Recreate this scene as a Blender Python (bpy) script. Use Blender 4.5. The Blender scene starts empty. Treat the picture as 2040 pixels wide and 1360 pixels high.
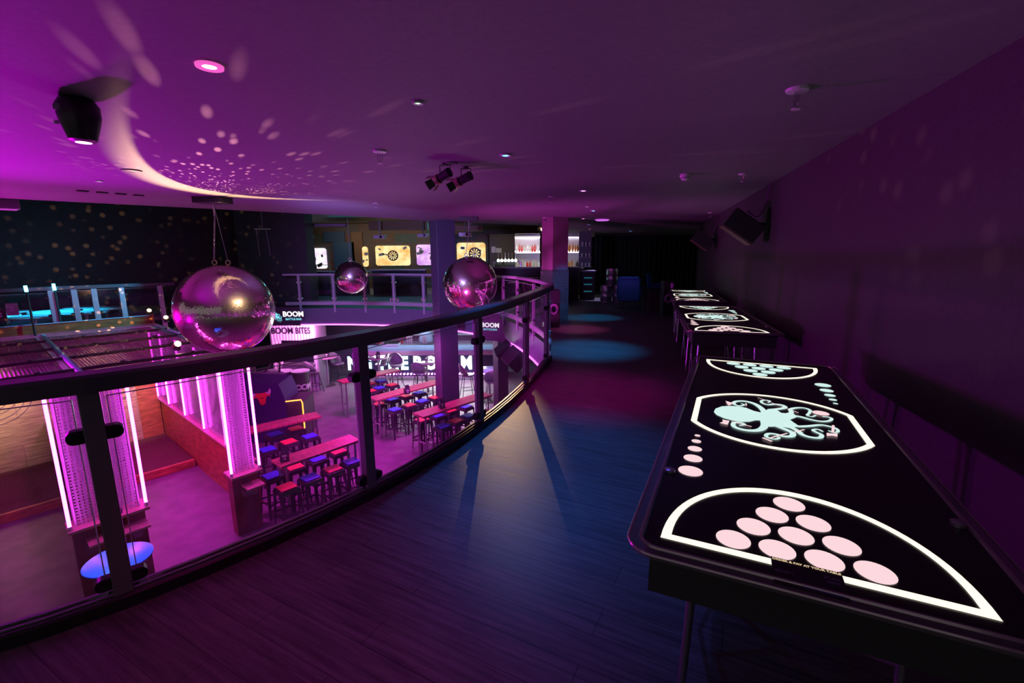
import bpy, bmesh, math, random
from mathutils import Vector, Matrix, geometry
random.seed(7)
S = bpy.context.scene
C = S.collection
PI = math.pi
# ------------------------------------------------------------------ camera
f = 907.; H = 1.55; pit = math.atan(169.5/907); rol = math.radians(.34)
sp, cp = math.sin(pit), math.cos(pit); sr, cr = math.sin(rol), math.cos(rol)
F = Vector((0, cp, -sp)); R0 = Vector((1, 0, 0)); U0 = Vector((0, sp, cp))
R = R0*cr-U0*sr; U = U0*cr+R0*sr
cd = bpy.data.cameras.new('camera'); cam = bpy.data.objects.new('camera', cd); C.objects.link(cam)
M3 = Matrix((R, U, -F)).transposed()
cam.matrix_world = Matrix.Translation((0, 0, H)) @ M3.to_4x4()
cd.sensor_width = 36; cd.lens = f/2040*36; cd.clip_start = .05; cd.clip_end = 200
S.camera = cam
def ray(x, y): return F*f+R*(x-1020)+U*(680-y)
def P(x, y, z=0.):
    d = ray(x, y); return Vector((0, 0, H))+d*((z-H)/d.z)
def PD(x, y, Y):
    d = ray(x, y); return Vector((0, 0, H))+d*(Y/d.y)
def proj(X, Y, Z):
    v = Vector((X, Y, Z-H)); c = v.dot(F); return 1020+f*v.dot(R)/c, 680-f*v.dot(U)/c
def zat(X, Y, py):
    lo, hi = -6., 5.
    for _ in range(40):
        m = (lo+hi)/2
        if proj(X, Y, m)[1] > py: lo = m
        else: hi = m
    return lo
CZ = 2.46       # ceiling
ZL = -3.0       # lower floor
# frame of the games cages on the lower floor
A2 = Vector((.646, .763, 0)); N2 = Vector((-.763, .646, 0)); O2 = Vector((-4.28, 7.14, 0))
def UV(u, v, z=0.): 
    q = O2+A2*u+N2*v; return Vector((q.x, q.y, z))
AUV = math.atan2(.763, .646)
# frame of the right wall
WD = Vector((.281, .960, 0)); WN = Vector((.960, -.281, 0))
WANG = math.atan2(.96, .281)

# ------------------------------------------------------------------ materials
MT = {}
def nm(name):
    m = bpy.data.materials.new(name); m.use_nodes = True; MT[name] = m
    return m, m.node_tree.nodes, m.node_tree.links, m.node_tree.nodes['Principled BSDF']
def mat(name, col, rough=.5, metal=0., emi=None, es=0., bump=0., bs=30., coat=0., var=0., trans=0., spec=None, scale=(1, 1, 1)):
    m, n, l, b = nm(name)
    b.inputs['Base Color'].default_value = (*col, 1); b.inputs['Roughness'].default_value = rough
    b.inputs['Metallic'].default_value = metal
    b.inputs['Coat Weight'].default_value = coat
    b.inputs['Transmission Weight'].default_value = trans
    if spec is not None: b.inputs['Specular IOR Level'].default_value = spec
    if emi: b.inputs['Emission Color'].default_value = (*emi, 1); b.inputs['Emission Strength'].default_value = es
    if bump or var:
        tc = n.new('ShaderNodeTexCoord'); mp = n.new('ShaderNodeMapping'); mp.inputs['Scale'].default_value = scale
        no = n.new('ShaderNodeTexNoise'); no.inputs['Scale'].default_value = bs; no.inputs['Detail'].default_value = 6
        l.new(tc.outputs['Object'], mp.inputs['Vector']); l.new(mp.outputs['Vector'], no.inputs['Vector'])
        if bump:
            bp = n.new('ShaderNodeBump'); bp.inputs['Strength'].default_value = bump; bp.inputs['Distance'].default_value = .01
            l.new(no.outputs['Fac'], bp.inputs['Height']); l.new(bp.outputs['Normal'], b.inputs['Normal'])
        if var:
            cr_ = n.new('ShaderNodeValToRGB')
            cr_.color_ramp.elements[0].position = .3; cr_.color_ramp.elements[1].position = .7
            cr_.color_ramp.elements[0].color = (*[c*(1-var) for c in col], 1); cr_.color_ramp.elements[1].color = (*[min(1, c*(1+var)) for c in col], 1)
            l.new(no.outputs['Fac'], cr_.inputs['Fac']); l.new(cr_.outputs['Color'], b.inputs['Base Color'])
    return m
def planks(name, c1, c2, rot, bw=1.2, bh=.12, rough=.35, gap=(.01, .01, .01)):
    m, n, l, b = nm(name)
    tc = n.new('ShaderNodeTexCoord'); mp = n.new('ShaderNodeMapping'); mp.inputs['Rotation'].default_value = rot
    br = n.new('ShaderNodeTexBrick'); br.inputs['Scale'].default_value = 1; br.inputs['Brick Width'].default_value = bw
    br.inputs['Row Height'].default_value = bh; br.inputs['Mortar Size'].default_value = .0025; br.offset = .37
    br.inputs['Color1'].default_value = (*c1, 1); br.inputs['Color2'].default_value = (*c2, 1); br.inputs['Mortar'].default_value = (*gap, 1)
    l.new(tc.outputs['Object'], mp.inputs['Vector']); l.new(mp.outputs['Vector'], br.inputs['Vector'])
    m2 = n.new('ShaderNodeMapping'); m2.inputs['Scale'].default_value = (1.5, 28, 28)
    no = n.new('ShaderNodeTexNoise'); no.inputs['Scale'].default_value = 1.6; no.inputs['Detail'].default_value = 8; no.inputs['Roughness'].default_value = .65
    l.new(mp.outputs['Vector'], m2.inputs['Vector']); l.new(m2.outputs['Vector'], no.inputs['Vector'])
    rp = n.new('ShaderNodeValToRGB'); rp.color_ramp.elements[0].position = .3; rp.color_ramp.elements[1].position = .72
    rp.color_ramp.elements[0].color = (.35, .35, .35, 1); rp.color_ramp.elements[1].color = (1.35, 1.35, 1.35, 1)
    l.new(no.outputs['Fac'], rp.inputs['Fac'])
    mx = n.new('ShaderNodeMixRGB'); mx.blend_type = 'MULTIPLY'; mx.inputs[0].default_value = 1
    l.new(br.outputs['Color'], mx.inputs[1]); l.new(rp.outputs['Color'], mx.inputs[2]); l.new(mx.outputs[0], b.inputs['Base Color'])
    mr = n.new('ShaderNodeMapRange'); mr.inputs['To Min'].default_value = rough-.08; mr.inputs['To Max'].default_value = rough+.15
    l.new(no.outputs['Fac'], mr.inputs['Value']); l.new(mr.outputs['Result'], b.inputs['Roughness'])
    bp = n.new('ShaderNodeBump'); bp.inputs['Strength'].default_value = .35; bp.inputs['Distance'].default_value = .003
    l.new(no.outputs['Fac'], bp.inputs['Height']); l.new(bp.outputs['Normal'], b.inputs['Normal'])
    return m
def glassmat(name, tint=(.95, .95, .97), haze=.03, hc=(.8, .8, .85), fr=1.45, grough=.02, nscale=3.):
    m = bpy.data.materials.new(name); m.use_nodes = True; MT[name] = m
    n = m.node_tree.nodes; l = m.node_tree.links; n.clear()
    out = n.new('ShaderNodeOutputMaterial'); tr = n.new('ShaderNodeBsdfTransparent'); tr.inputs[0].default_value = (*tint, 1)
    gl = n.new('ShaderNodeBsdfGlossy'); gl.inputs['Roughness'].default_value = grough; gl.inputs['Color'].default_value = (.9, .9, .9, 1)
    lw = n.new('ShaderNodeLayerWeight'); lw.inputs['Blend'].default_value = .5
    pw_ = n.new('ShaderNodeMath'); pw_.operation = 'POWER'; pw_.inputs[1].default_value = 4.5; l.new(lw.outputs['Facing'], pw_.inputs[0])
    fn = n.new('ShaderNodeMath'); fn.operation = 'MULTIPLY_ADD'; fn.inputs[1].default_value = .45; fn.inputs[2].default_value = .022; l.new(pw_.outputs[0], fn.inputs[0])
    mx = n.new('ShaderNodeMixShader'); l.new(fn.outputs[0], mx.inputs[0]); l.new(tr.outputs[0], mx.inputs[1]); l.new(gl.outputs[0], mx.inputs[2])
    df = n.new('ShaderNodeBsdfDiffuse'); df.inputs[0].default_value = (*hc, 1)
    tl = n.new('ShaderNodeBsdfTranslucent'); tl.inputs[0].default_value = (*hc, 1)
    ad = n.new('ShaderNodeMixShader'); ad.inputs[0].default_value = .5; l.new(df.outputs[0], ad.inputs[1]); l.new(tl.outputs[0], ad.inputs[2])
    tc = n.new('ShaderNodeTexCoord'); no = n.new('ShaderNodeTexNoise'); no.inputs['Scale'].default_value = nscale; no.inputs['Detail'].default_value = 5; no.inputs['Distortion'].default_value = 1.5
    l.new(tc.outputs['Object'], no.inputs['Vector'])
    mr = n.new('ShaderNodeMapRange'); mr.inputs['From Min'].default_value = .4; mr.inputs['From Max'].default_value = .75; mr.inputs['To Min'].default_value = haze*.25; mr.inputs['To Max'].default_value = haze*1.8
    l.new(no.outputs['Fac'], mr.inputs['Value'])
    m2 = n.new('ShaderNodeMixShader'); l.new(mr.outputs[0], m2.inputs[0]); l.new(mx.outputs[0], m2.inputs[1]); l.new(ad.outputs[0], m2.inputs[2])
    l.new(m2.outputs[0], out.inputs[0])
    return m
def emat(name, col, es): return mat(name, (0, 0, 0), .5, emi=col, es=es)

FLOORROT = (0, 0, math.radians(28))
m_floor = planks('dark_wood_floor', (.150, .148, .150), (.125, .122, .128), FLOORROT, 1.3, .16, .46, (.06, .06, .06))
m_lfloor = mat('concrete_floor', (.22, .20, .22), .42, bump=.1, bs=3, var=.22)
m_ceil = mat('ceiling_paint', (.24, .235, .24), .72, bump=.12, bs=26, var=.08)
m_black = mat('black_paint', (.05, .05, .05), .6, bump=.05, bs=20)
m_wall = mat('dark_wall_paint', (.058, .055, .055), .75, bump=.15, bs=40, var=.12)
m_blackgloss = mat('black_gloss', (.03, .03, .03), .32, spec=.25)
m_blackplastic = mat('black_plastic', (.02, .02, .022), .35)
m_rail = mat('painted_rail_metal', (.13, .13, .15), .28, metal=.35, bump=.08, bs=8, scale=(1, 1, 1))
m_post = mat('grey_post_metal', (.22, .21, .23), .34, metal=.3, bump=.05, bs=15)
m_railfar = mat('brushed_rail_metal', (.45, .45, .5), .45, metal=.35, bump=.05, bs=15)
m_chrome = mat('chrome', (.75, .75, .78), .18, metal=1.)
m_steel = mat('steel', (.5, .5, .53), .35, metal=.85)
m_gold = mat('brass_fitting', (.65, .5, .32), .3, metal=.9)
m_glass = glassmat('balustrade_glass', haze=.016, nscale=2.2, fr=1.3)
m_glass2 = glassmat('balustrade_glass_far', haze=.01, nscale=2.)
m_edge = mat('glass_edge', (.75, .8, .85), .2, metal=.2)
m_clear = glassmat('clear_plastic', haze=.1, grough=.15)
m_magenta = emat('magenta_neon', (1., .055, .95), 19.)
m_magenta2 = emat('magenta_strip', (1., .12, .95), 5.)
m_cyan = emat('cyan_tube', (.08, .75, 1.), 14.)
m_cyansoft = emat('cyan_soft', (.03, .5, .9), 1.2)
m_orange = emat('orange_neon', (1., .22, .03), 5.)
m_warm = emat('warm_lamp', (1., .72, .42), 14.)
m_warmdim = emat('warm_lamp_dim', (1., .72, .42), 3.)
m_blueem = emat('blue_lamp', (.05, .35, 1.), 12.)
m_pinkem = emat('pink_lamp', (1., .25, .9), 9.)
m_pinklamp = emat('pink_downlight', (1., .35, .9), 16.)
m_whiteem = emat('white_lamp', (.9, 1., .95), 6.)
m_greenem = emat('green_lamp', (.6, 1., .6), 1.5)
m_ply = planks('plywood', (.80, .62, .40), (.70, .52, .32), (PI/2, 0, 0), 1.22, .61, .5, (.25, .15, .08))
m_ply2 = mat('orange_plywood', (.50, .20, .07), .45, bump=.15, bs=4, var=.4, scale=(1, 1, 5))
m_ledge = mat('pale_wood_ledge', (.60, .38, .30), .4, var=.2, bs=5)
m_wood = mat('rustic_table_wood', (.42, .14, .12), .35, bump=.2, bs=6, var=.45, scale=(9, 1, 1))
m_beam = mat('orange_beam_wood', (.40, .14, .04), .45, bump=.1, bs=4, var=.4, scale=(1, 1, 4))
m_perf = mat('perforated_steel', (.62, .60, .64), .4, metal=.3)
m_white = mat('white_plastic', (.75, .73, .75), .4)
m_red = mat('red_vinyl', (.80, .10, .10), .5)
m_blue = mat('blue_vinyl', (.06, .10, .75), .5)
m_gun = mat('gunmetal', (.11, .10, .12), .3, metal=.7)
m_tabletopm = mat('bar_table_top', (.55, .35, .45), .3)
m_seatshell = mat('grey_leather', (.20, .19, .22), .45)
m_mat = mat('rubber_chips', (.13, .05, .04), .9, bump=1., bs=60, var=.7)
m_velvet = mat('blue_velvet', (.03, .16, .42), .8, bump=.1, bs=50)
m_curtain = mat('black_curtain', (.02, .02, .024), .85)
m_corr = mat('corrugated_white', (.72, .68, .72), .5)
m_red2 = mat('bull_red', (.85, .06, .05), .5)
m_pinkwhite = mat('emblem_white', (.8, .7, .75), .5)
m_txt = mat('sign_white_paint', (.75, .75, .78), .5)
m_dark = mat('stencil_dark', (.02, .015, .03), .5)
m_brick = planks('patchwork_wall', (.10, .045, .03), (.03, .07, .08), (PI/2, 0, 0), 1.1, .45, .6)
m_diamond = None
def diamondmat():
    m, n, l, b = nm('diamond_plate'); b.inputs['Metallic'].default_value = .9; b.inputs['Roughness'].default_value = .25
    b.inputs['Base Color'].default_value = (.55, .55, .6, 1)
    tc = n.new('ShaderNodeTexCoord'); mp = n.new('ShaderNodeMapping'); mp.inputs['Rotation'].default_value = (PI/2, 0, math.radians(0))
    mp.inputs['Scale'].default_value = (18, 18, 18)
    w1 = n.new('ShaderNodeTexWave'); w1.bands_direction = 'DIAGONAL'; w1.inputs['Scale'].default_value = .9
    w2 = n.new('ShaderNodeTexWave'); w2.bands_direction = 'Z'; w2.inputs['Scale'].default_value = 1.2
    l.new(tc.outputs['Object'], mp.inputs[0]); l.new(tc.outputs['Object'], w2.inputs[0]); 
    m2 = n.new('ShaderNodeMapping'); m2.inputs['Scale'].default_value = (18, 18, 18); l.new(tc.outputs['Object'], m2.inputs[0]); l.new(m2.outputs[0], w1.inputs[0])
    m3 = n.new('ShaderNodeMapping'); m3.inputs['Scale'].default_value = (10, 10, 10); l.new(tc.outputs['Object'], m3.inputs[0]); l.new(m3.outputs[0], w2.inputs[0])
    mm = n.new('ShaderNodeMath'); mm.operation = 'MULTIPLY'; l.new(w1.outputs['Fac'], mm.inputs[0]); l.new(w2.outputs['Fac'], mm.inputs[1])
    bp = n.new('ShaderNodeBump'); bp.inputs['Strength'].default_value = 1; bp.inputs['Distance'].default_value = .02
    l.new(mm.outputs[0], bp.inputs['Height']); l.new(bp.outputs['Normal'], b.inputs['Normal'])
    return m
m_diamond = diamondmat()
def mirrormat():
    m, n, l, b = nm('mirror_tiles'); b.inputs['Metallic'].default_value = 1.; b.inputs['Roughness'].default_value = .05
    b.inputs['Base Color'].default_value = (.78, .70, .66, 1)
    g = n.new('ShaderNodeBsdfAnisotropic') if False else n.new('ShaderNodeBsdfGlossy'); g.inputs['Roughness'].default_value = .33; g.inputs['Color'].default_value = (.85, .72, .55, 1)
    mx = n.new('ShaderNodeMixShader'); mx.inputs[0].default_value = .22; out = n['Material Output']
    l.new(b.outputs[0], mx.inputs[1]); l.new(g.outputs[0], mx.inputs[2]); l.new(mx.outputs[0], out.inputs[0])
    return m
m_mirror = mirrormat()
m_roofsheet = None
def sheetmat():
    m = bpy.data.materials.new('ribbed_roof_sheet'); m.use_nodes = True; MT['sheet'] = m
    n = m.node_tree.nodes; l = m.node_tree.links; n.clear()
    out = n.new('ShaderNodeOutputMaterial'); tr = n.new('ShaderNodeBsdfTransparent'); tr.inputs[0].default_value = (.8, .7, .8, 1)
    pb = n.new('ShaderNodeBsdfPrincipled'); pb.inputs['Base Color'].default_value = (.30, .20, .27, 1); pb.inputs['Roughness'].default_value = .25
    tc = n.new('ShaderNodeTexCoord'); w = n.new('ShaderNodeTexWave'); w.bands_direction = 'X'; w.inputs['Scale'].default_value = 7.
    l.new(tc.outputs['Object'], w.inputs['Vector'])
    bp = n.new('ShaderNodeBump'); bp.inputs['Strength'].default_value = .9; bp.inputs['Distance'].default_value = .02
    l.new(w.outputs['Fac'], bp.inputs['Height']); l.new(bp.outputs['Normal'], pb.inputs['Normal'])
    mr = n.new('ShaderNodeMapRange'); mr.inputs['To Min'].default_value = .55; mr.inputs['To Max'].default_value = .8
    l.new(w.outputs['Fac'], mr.inputs[0])
    mx = n.new('ShaderNodeMixShader'); tl = n.new('ShaderNodeBsdfTranslucent'); tl.inputs[0].default_value = (.6, .3, .6, 1); m0 = n.new('ShaderNodeMixShader'); m0.inputs[0].default_value = .3; l.new(pb.outputs[0], m0.inputs[1]); l.new(tl.outputs[0], m0.inputs[2])
    l.new(mr.outputs[0], mx.inputs[0]); l.new(tr.outputs[0], mx.inputs[1]); l.new(m0.outputs[0], mx.inputs[2])
    l.new(mx.outputs[0], out.inputs[0]); return m
m_roofsheet = sheetmat()

# ------------------------------------------------------------------ mesh builder
class MB:
    def __init__(s): s.v = []; s.f = []; s.m = []; s.T = Matrix.Identity(4)
    def add(s, vs, fs, mi=0):
        o = len(s.v); s.v += [s.T @ Vector(v) for v in vs]
        for q in fs: s.f.append([o+i for i in q]); s.m.append(mi)
    def box(s, c, d, rz=0., mi=0, rx=0., ry=0.):
        x, y, z = d[0]/2, d[1]/2, d[2]/2
        M = Matrix.Translation(c) @ Matrix.Rotation(rz, 4, 'Z') @ Matrix.Rotation(ry, 4, 'Y') @ Matrix.Rotation(rx, 4, 'X')
        vs = [M @ Vector((a*x, b*y, c_*z)) for a in (-1, 1) for b in (-1, 1) for c_ in (-1, 1)]
        s.add(vs, [(0, 1, 3, 2), (4, 6, 7, 5), (0, 4, 5, 1), (2, 3, 7, 6), (0, 2, 6, 4), (1, 5, 7, 3)], mi); return s
    def cyl(s, p0, p1, r0, r1=None, n=14, mi=0, caps=True):
        r1 = r0 if r1 is None else r1
        p0 = Vector(p0); p1 = Vector(p1); ax = (p1-p0).normalized()
        u = ax.orthogonal().normalized(); w = ax.cross(u)
        vs = []
        for p, r in ((p0, r0), (p1, r1)):
            for i in range(n):
                a = 2*PI*i/n; vs.append(p+(u*math.cos(a)+w*math.sin(a))*r)
        fs = [(i, (i+1) % n, n+(i+1) % n, n+i) for i in range(n)]
        if caps: fs += [tuple(range(n))[::-1], tuple(range(n, 2*n))]
        s.add(vs, fs, mi); return s
    def tube(s, pts, r, n=8, mi=0, closed=False, rs=None):
        pts = [Vector(p) for p in pts]; k = len(pts); vs = []; u = None
        for i, p in enumerate(pts):
            if closed: t = (pts[(i+1) % k]-pts[i-1])
            else: t = (pts[min(i+1, k-1)]-pts[max(i-1, 0)])
            t.normalize()
            if u is None: u = t.orthogonal().normalized()
            u = (u-t*u.dot(t)).normalized(); w = t.cross(u); rr = rs[i] if rs else r
            for j in range(n):
                a = 2*PI*j/n; vs.append(p+(u*math.cos(a)+w*math.sin(a))*rr)
        fs = []
        for i in range(k if closed else k-1):
            a, b = i*n, ((i+1) % k)*n
            for j in range(n): fs.append((a+j, a+(j+1) % n, b+(j+1) % n, b+j))
        if not closed: fs += [tuple(range(n))[::-1], tuple(range((k-1)*n, k*n))]
        s.add(vs, fs, mi); return s
    def prism(s, poly, z0, z1, mi=0):
        n = len(poly); vs = [(p[0], p[1], z0) for p in poly]+[(p[0], p[1], z1) for p in poly]
        fs = [(i, (i+1) % n, n+(i+1) % n, n+i) for i in range(n)]+[tuple(range(n))[::-1], tuple(range(n, 2*n))]
        s.add(vs, fs, mi); return s
    def lathe(s, prof, c=(0, 0, 0), n=24, mi=0, M=None):
        vs = []; k = len(prof); M = M or Matrix.Identity(4); c = Vector(c)
        for r, z in prof:
            for j in range(n):
                a = 2*PI*j/n; vs.append(c+(M @ Vector((r*math.cos(a), r*math.sin(a), z))))
        fs = []
        for i in range(k-1):
            for j in range(n): fs.append((i*n+j, i*n+(j+1) % n, (i+1)*n+(j+1) % n, (i+1)*n+j))
        if prof[0][0] > 1e-5: fs.append(tuple(range(n))[::-1])
        if prof[-1][0] > 1e-5: fs.append(tuple(range((k-1)*n, k*n)))
        s.add(vs, fs, mi); return s
    def sweep(s, path, prof, mi=0, caps=True):
        """profile (across, up) swept along a horizontal path"""
        path = [Vector(p) for p in path]; k = len(path); n = len(prof); vs = []
        for i, p in enumerate(path):
            if 0 < i < k-1:
                a = (path[i]-path[i-1]).normalized(); b = (path[i+1]-path[i]).normalized(); t = (a+b).normalized(); sc = 1/max(.4, t.dot(a))
            else:
                t = (path[min(i+1, k-1)]-path[max(i-1, 0)]).normalized(); sc = 1
            w = Vector((t.y, -t.x, 0)).normalized()
            for q in prof: vs.append(p+w*q[0]*sc+Vector((0, 0, q[1])))
        fs = []
        for i in range(k-1):
            for j in range(n): fs.append((i*n+j, (i+1)*n+j, (i+1)*n+(j+1) % n, i*n+(j+1) % n))
        if caps: fs += [tuple(range(n)), tuple(range((k-1)*n, k*n))[::-1]]
        s.add(vs, fs, mi); return s
    def poly3(s, pts, mi=0):
        s.add(pts, [tuple(range(len(pts)))], mi); return s
    def tess(s, loops, z, mi=0, flip=False):
        tri = geometry.tessellate_polygon([[Vector((p[0], p[1], 0)) for p in lp] for lp in loops])
        pts = [(p[0], p[1], z) for lp in loops for p in lp]
        s.add(pts, [tuple(t[::-1]) if flip else tuple(t) for t in tri], mi); return s
    def ribbon(s, pts, w0, w1, z, mi=0, h=.0):
        pts = [Vector((p[0], p[1], 0)) for p in pts]; k = len(pts); vs = []
        for i, p in enumerate(pts):
            t = (pts[min(i+1, k-1)]-pts[max(i-1, 0)]).normalized(); nn = Vector((-t.y, t.x, 0)); w = (w0+(w1-w0)*i/(k-1))/2
            vs += [(p.x+nn.x*w, p.y+nn.y*w, z), (p.x-nn.x*w, p.y-nn.y*w, z)]
        s.add(vs, [(2*i, 2*i+1, 2*i+3, 2*i+2) for i in range(k-1)], mi); return s
    def build(s, name, mats, parent=None, smooth=False, bev=0., loc=None):
        me = bpy.data.meshes.new(name); me.from_pydata([tuple(v) for v in s.v], [], s.f)
        if not isinstance(mats, (list, tuple)): mats = [mats]
        for m in mats: me.materials.append(m)
        for p, i in zip(me.polygons, s.m): p.material_index = i
        bm = bmesh.new(); bm.from_mesh(me); bmesh.ops.recalc_face_normals(bm, faces=bm.faces); bm.to_mesh(me); bm.free()
        if smooth:
            for p in me.polygons: p.use_smooth = True
            me.set_sharp_from_angle(angle=math.radians(40))
        o = bpy.data.objects.new(name, me); C.objects.link(o)
        if parent: o.parent = parent
        if loc is not None: o.location = loc
        if bev:
            b = o.modifiers.new('bevel', 'BEVEL'); b.width = bev; b.segments = 2; b.limit_method = 'ANGLE'
        return o
def smoothpath(pts, k=6, closed=False):
    out = []; n = len(pts); pts = [Vector(p) for p in pts]
    for i in range(n if closed else n-1):
        if closed: p0, p1, p2, p3 = pts[i-1], pts[i], pts[(i+1) % n], pts[(i+2) % n]
        else: p0, p1, p2, p3 = pts[max(i-1, 0)], pts[i], pts[i+1], pts[min(i+2, n-1)]
        for j in range(k):
            t = j/k; out.append(.5*((2*p1)+(-p0+p2)*t+(2*p0-5*p1+4*p2-p3)*t*t+(-p0+3*p1-3*p2+p3)*t**3))
    if not closed: out.append(pts[-1])
    return out
def tag(o, label=None, cat=None, group=None, kind=None):
    if label: o['label'] = label
    if cat: o['category'] = cat
    if group: o['group'] = group
    if kind: o['kind'] = kind
    return o
def thing(name, label, cat, loc=(0, 0, 0), rz=0., group=None):
    o = bpy.data.objects.new(name, None); C.objects.link(o); o.location = loc; o.rotation_euler = (0, 0, rz); o.empty_display_size = .1
    return tag(o, label, cat, group)
def copy_tree(o, parent=None):
    c = o.copy(); C.objects.link(c); c.parent = parent
    for ch in list(o.children): copy_tree(ch, c)
    return c
def dup(o, loc, rz, label, group=None):
    c = copy_tree(o); c.location = loc; c.rotation_euler = (0, 0, rz); c['label'] = label
    if group: c['group'] = group
    return c
def text(mb, s, size, M, mi=0, bold=.02, depth=.004, align='CENTER', sx=1.):
    cu = bpy.data.curves.new('t', 'FONT'); cu.body = s; cu.size = size; cu.extrude = depth/2; cu.offset = bold*size; cu.align_x = align; cu.align_y = 'CENTER'
    cu.resolution_u = 3
    o = bpy.data.objects.new('t', cu); C.objects.link(o)
    dg = bpy.context.evaluated_depsgraph_get(); me = bpy.data.meshes.new_from_object(o.evaluated_get(dg))
    vs = [M @ Vector((v.co.x*sx, v.co.y, v.co.z)) for v in me.vertices]
    mb.add(vs, [tuple(p.vertices) for p in me.polygons], mi)
    bpy.data.objects.remove(o); bpy.data.meshes.remove(me); bpy.data.curves.remove(cu)
def frameM(origin, right, up):
    r = Vector(right).normalized(); u = Vector(up).normalized(); n = r.cross(u)
    m = Matrix((r, u, n)).transposed().to_4x4(); m.translation = Vector(origin); return m
def light(kind, name, loc, energy, color, target=None, size=.1, angle=60, blend=.5, parent=None, sx=None, sy=None):
    ld = bpy.data.lights.new(name, kind); ld.energy = energy; ld.color = color
    if kind == 'SPOT': ld.spot_size = math.radians(angle); ld.spot_blend = blend; ld.shadow_soft_size = size
    elif kind == 'POINT': ld.shadow_soft_size = size
    elif kind == 'AREA':
        ld.shape = 'RECTANGLE'; ld.size = sx or size; ld.size_y = sy or size
    o = bpy.data.objects.new(name, ld); C.objects.link(o); o.location = loc
    if target is not None:
        d = Vector(target)-Vector(loc); o.rotation_euler = d.to_track_quat('-Z', 'Y').to_euler()
    return o
# ================================================================== SETTING
near = [(-9, .35), (-6.5, .45), (-4.6, .65), (-3.3, 1.0), (-2.55, 1.36), (-1.775, 1.835), (-.943, 2.775), (-.301, 3.976), (.166, 5.292), (.499, 6.512)]
far = [(.62, 7.75)]+[tuple(PD(x, 560, y).xy) for x, y in ((1032, 10.3), (973, 11.75), (850, 13.4), (700, 14.1), (565, 14.1))]
near_c = smoothpath([(a, b, 0) for a, b in near], 4)
far_c = smoothpath([(a, b, 0) for a, b in [near[-1]]+far], 4)
lrail = [UV(.75, 6.55), UV(-1.95, 6.55), UV(-2.35, 6.62), UV(-7, 6.7)]
hole = [(p.x, p.y) for p in near_c]+[(p.x, p.y) for p in far_c[1:]]+[tuple(UV(.75, 6.55).xy), tuple(UV(.75, 9.6).xy), tuple(UV(-9.5, 9.6).xy)]+[(-16, 2)]
outer = [(-26, -4), (14, -4), (14, 27), (-26, 27)]
mb = MB(); mb.tess([outer, hole], 0); mb.tess([outer, hole], -.5, 2, True)
n = len(hole)
for i in range(n):
    a, b = hole[i], hole[(i+1) % n]; mb.add([(*a, 0), (*b, 0), (*b, -.5), (*a, -.5)], [(0, 1, 2, 3)], 1)
m_fascia = mat('fascia_paint', (.16, .14, .22), .5, bump=.05, bs=12)
tag(mb.build('floor', [m_floor, m_fascia, m_black]), kind='structure')
mb = MB(); mb.box((-5, 11, ZL-.05), (46, 40, .1)); tag(mb.build('floor_lower', m_lfloor), kind='structure')
LZ = -.50
mb = MB(); mb.box(UV(-4.2, 8.05, LZ-.15), (9.9, 3.05, .3), AUV); tag(mb.build('floor_left', m_floor), kind='structure')
cedge = [(-16, .8), (-12, 3.9), (-7.6, 7.3), (-5.8, 8.75), (-3.57, 10.6), (-2.2, 12.15), (.85, 14.2), (1.6, 24.5), (12, 24.5), (12, -1.2), (-16, -1.2)]
mb = MB(); mb.prism(cedge, CZ, CZ+.7); tag(mb.build('ceiling', m_ceil), kind='structure')
mb = MB(); mb.box((-7, 16, 3.25), (30, 24, .1)); tag(mb.build('ceiling_high', m_black), kind='structure')
# right wall: plane at distance 1.48 from the origin along WN
def RW(s, off=0., z=0.): q = WN*(1.5-off)+WD*s; return Vector((q.x, q.y, z))
mb = MB(); c = RW(5.5, -.1, CZ/2); mb.box(c, (19.6, .2, CZ-.002), WANG); tag(mb.build('wall_right', m_wall), kind='structure')
mb = MB(); c = (6.2, 22.3, 1.23); mb.box(c, (11.5, .2, CZ-.002), 0); tag(mb.build('wall_back', m_black), kind='structure')
# far left wall, dark mass and darts wall
mb = MB(); a = Vector((-19, 4.6, 0)); b = Vector((-9.6, 16.5, 0)); d = b-a; mb.box(((a+b)/2)+Vector((0, 0, 1.2)), (d.length, .2, 4.0), math.atan2(d.y, d.x)); tag(mb.build('wall_left', m_wall), kind='structure')
wl_dir = d.normalized(); wl_n = Vector((wl_dir.y, -wl_dir.x, 0))
mb = MB(); q0 = PD(470, 480, 15.4); q1 = PD(610, 480, 15.4)
mb.box(((q0.x+q1.x)/2, 15.7, 1.6), (q1.x-q0.x, .6, 3.2)); mb.box((-9.2, 16.2, 1.6), (1.6, .3, 3.2), .9)
tag(mb.build('wall_left_return', m_black), kind='structure')
DY = 23.5
mb = MB(); mb.box((-7, DY+.1, 1.6), (20, .2, 3.2)); tag(mb.build('wall_darts', m_brick), kind='structure')
# lower level walls behind
mb = MB(); mb.box((-4, 19.5, -1.76), (26, .2, 2.46)); tag(mb.build('wall_lower_back', mat('lower_wall', (.10, .09, .13), .6)), kind='structure')
mb = MB(); mb.box(UV(-3.5, 9.5, -1.76), (14, .2, 2.46), AUV); tag(mb.build('wall_lower_left', m_black), kind='structure')
mb = MB(); mb.box((3.4, 14, -1.76), (.2, 12, 2.46)); tag(mb.build('wall_lower_right', m_black), kind='structure')

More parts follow.
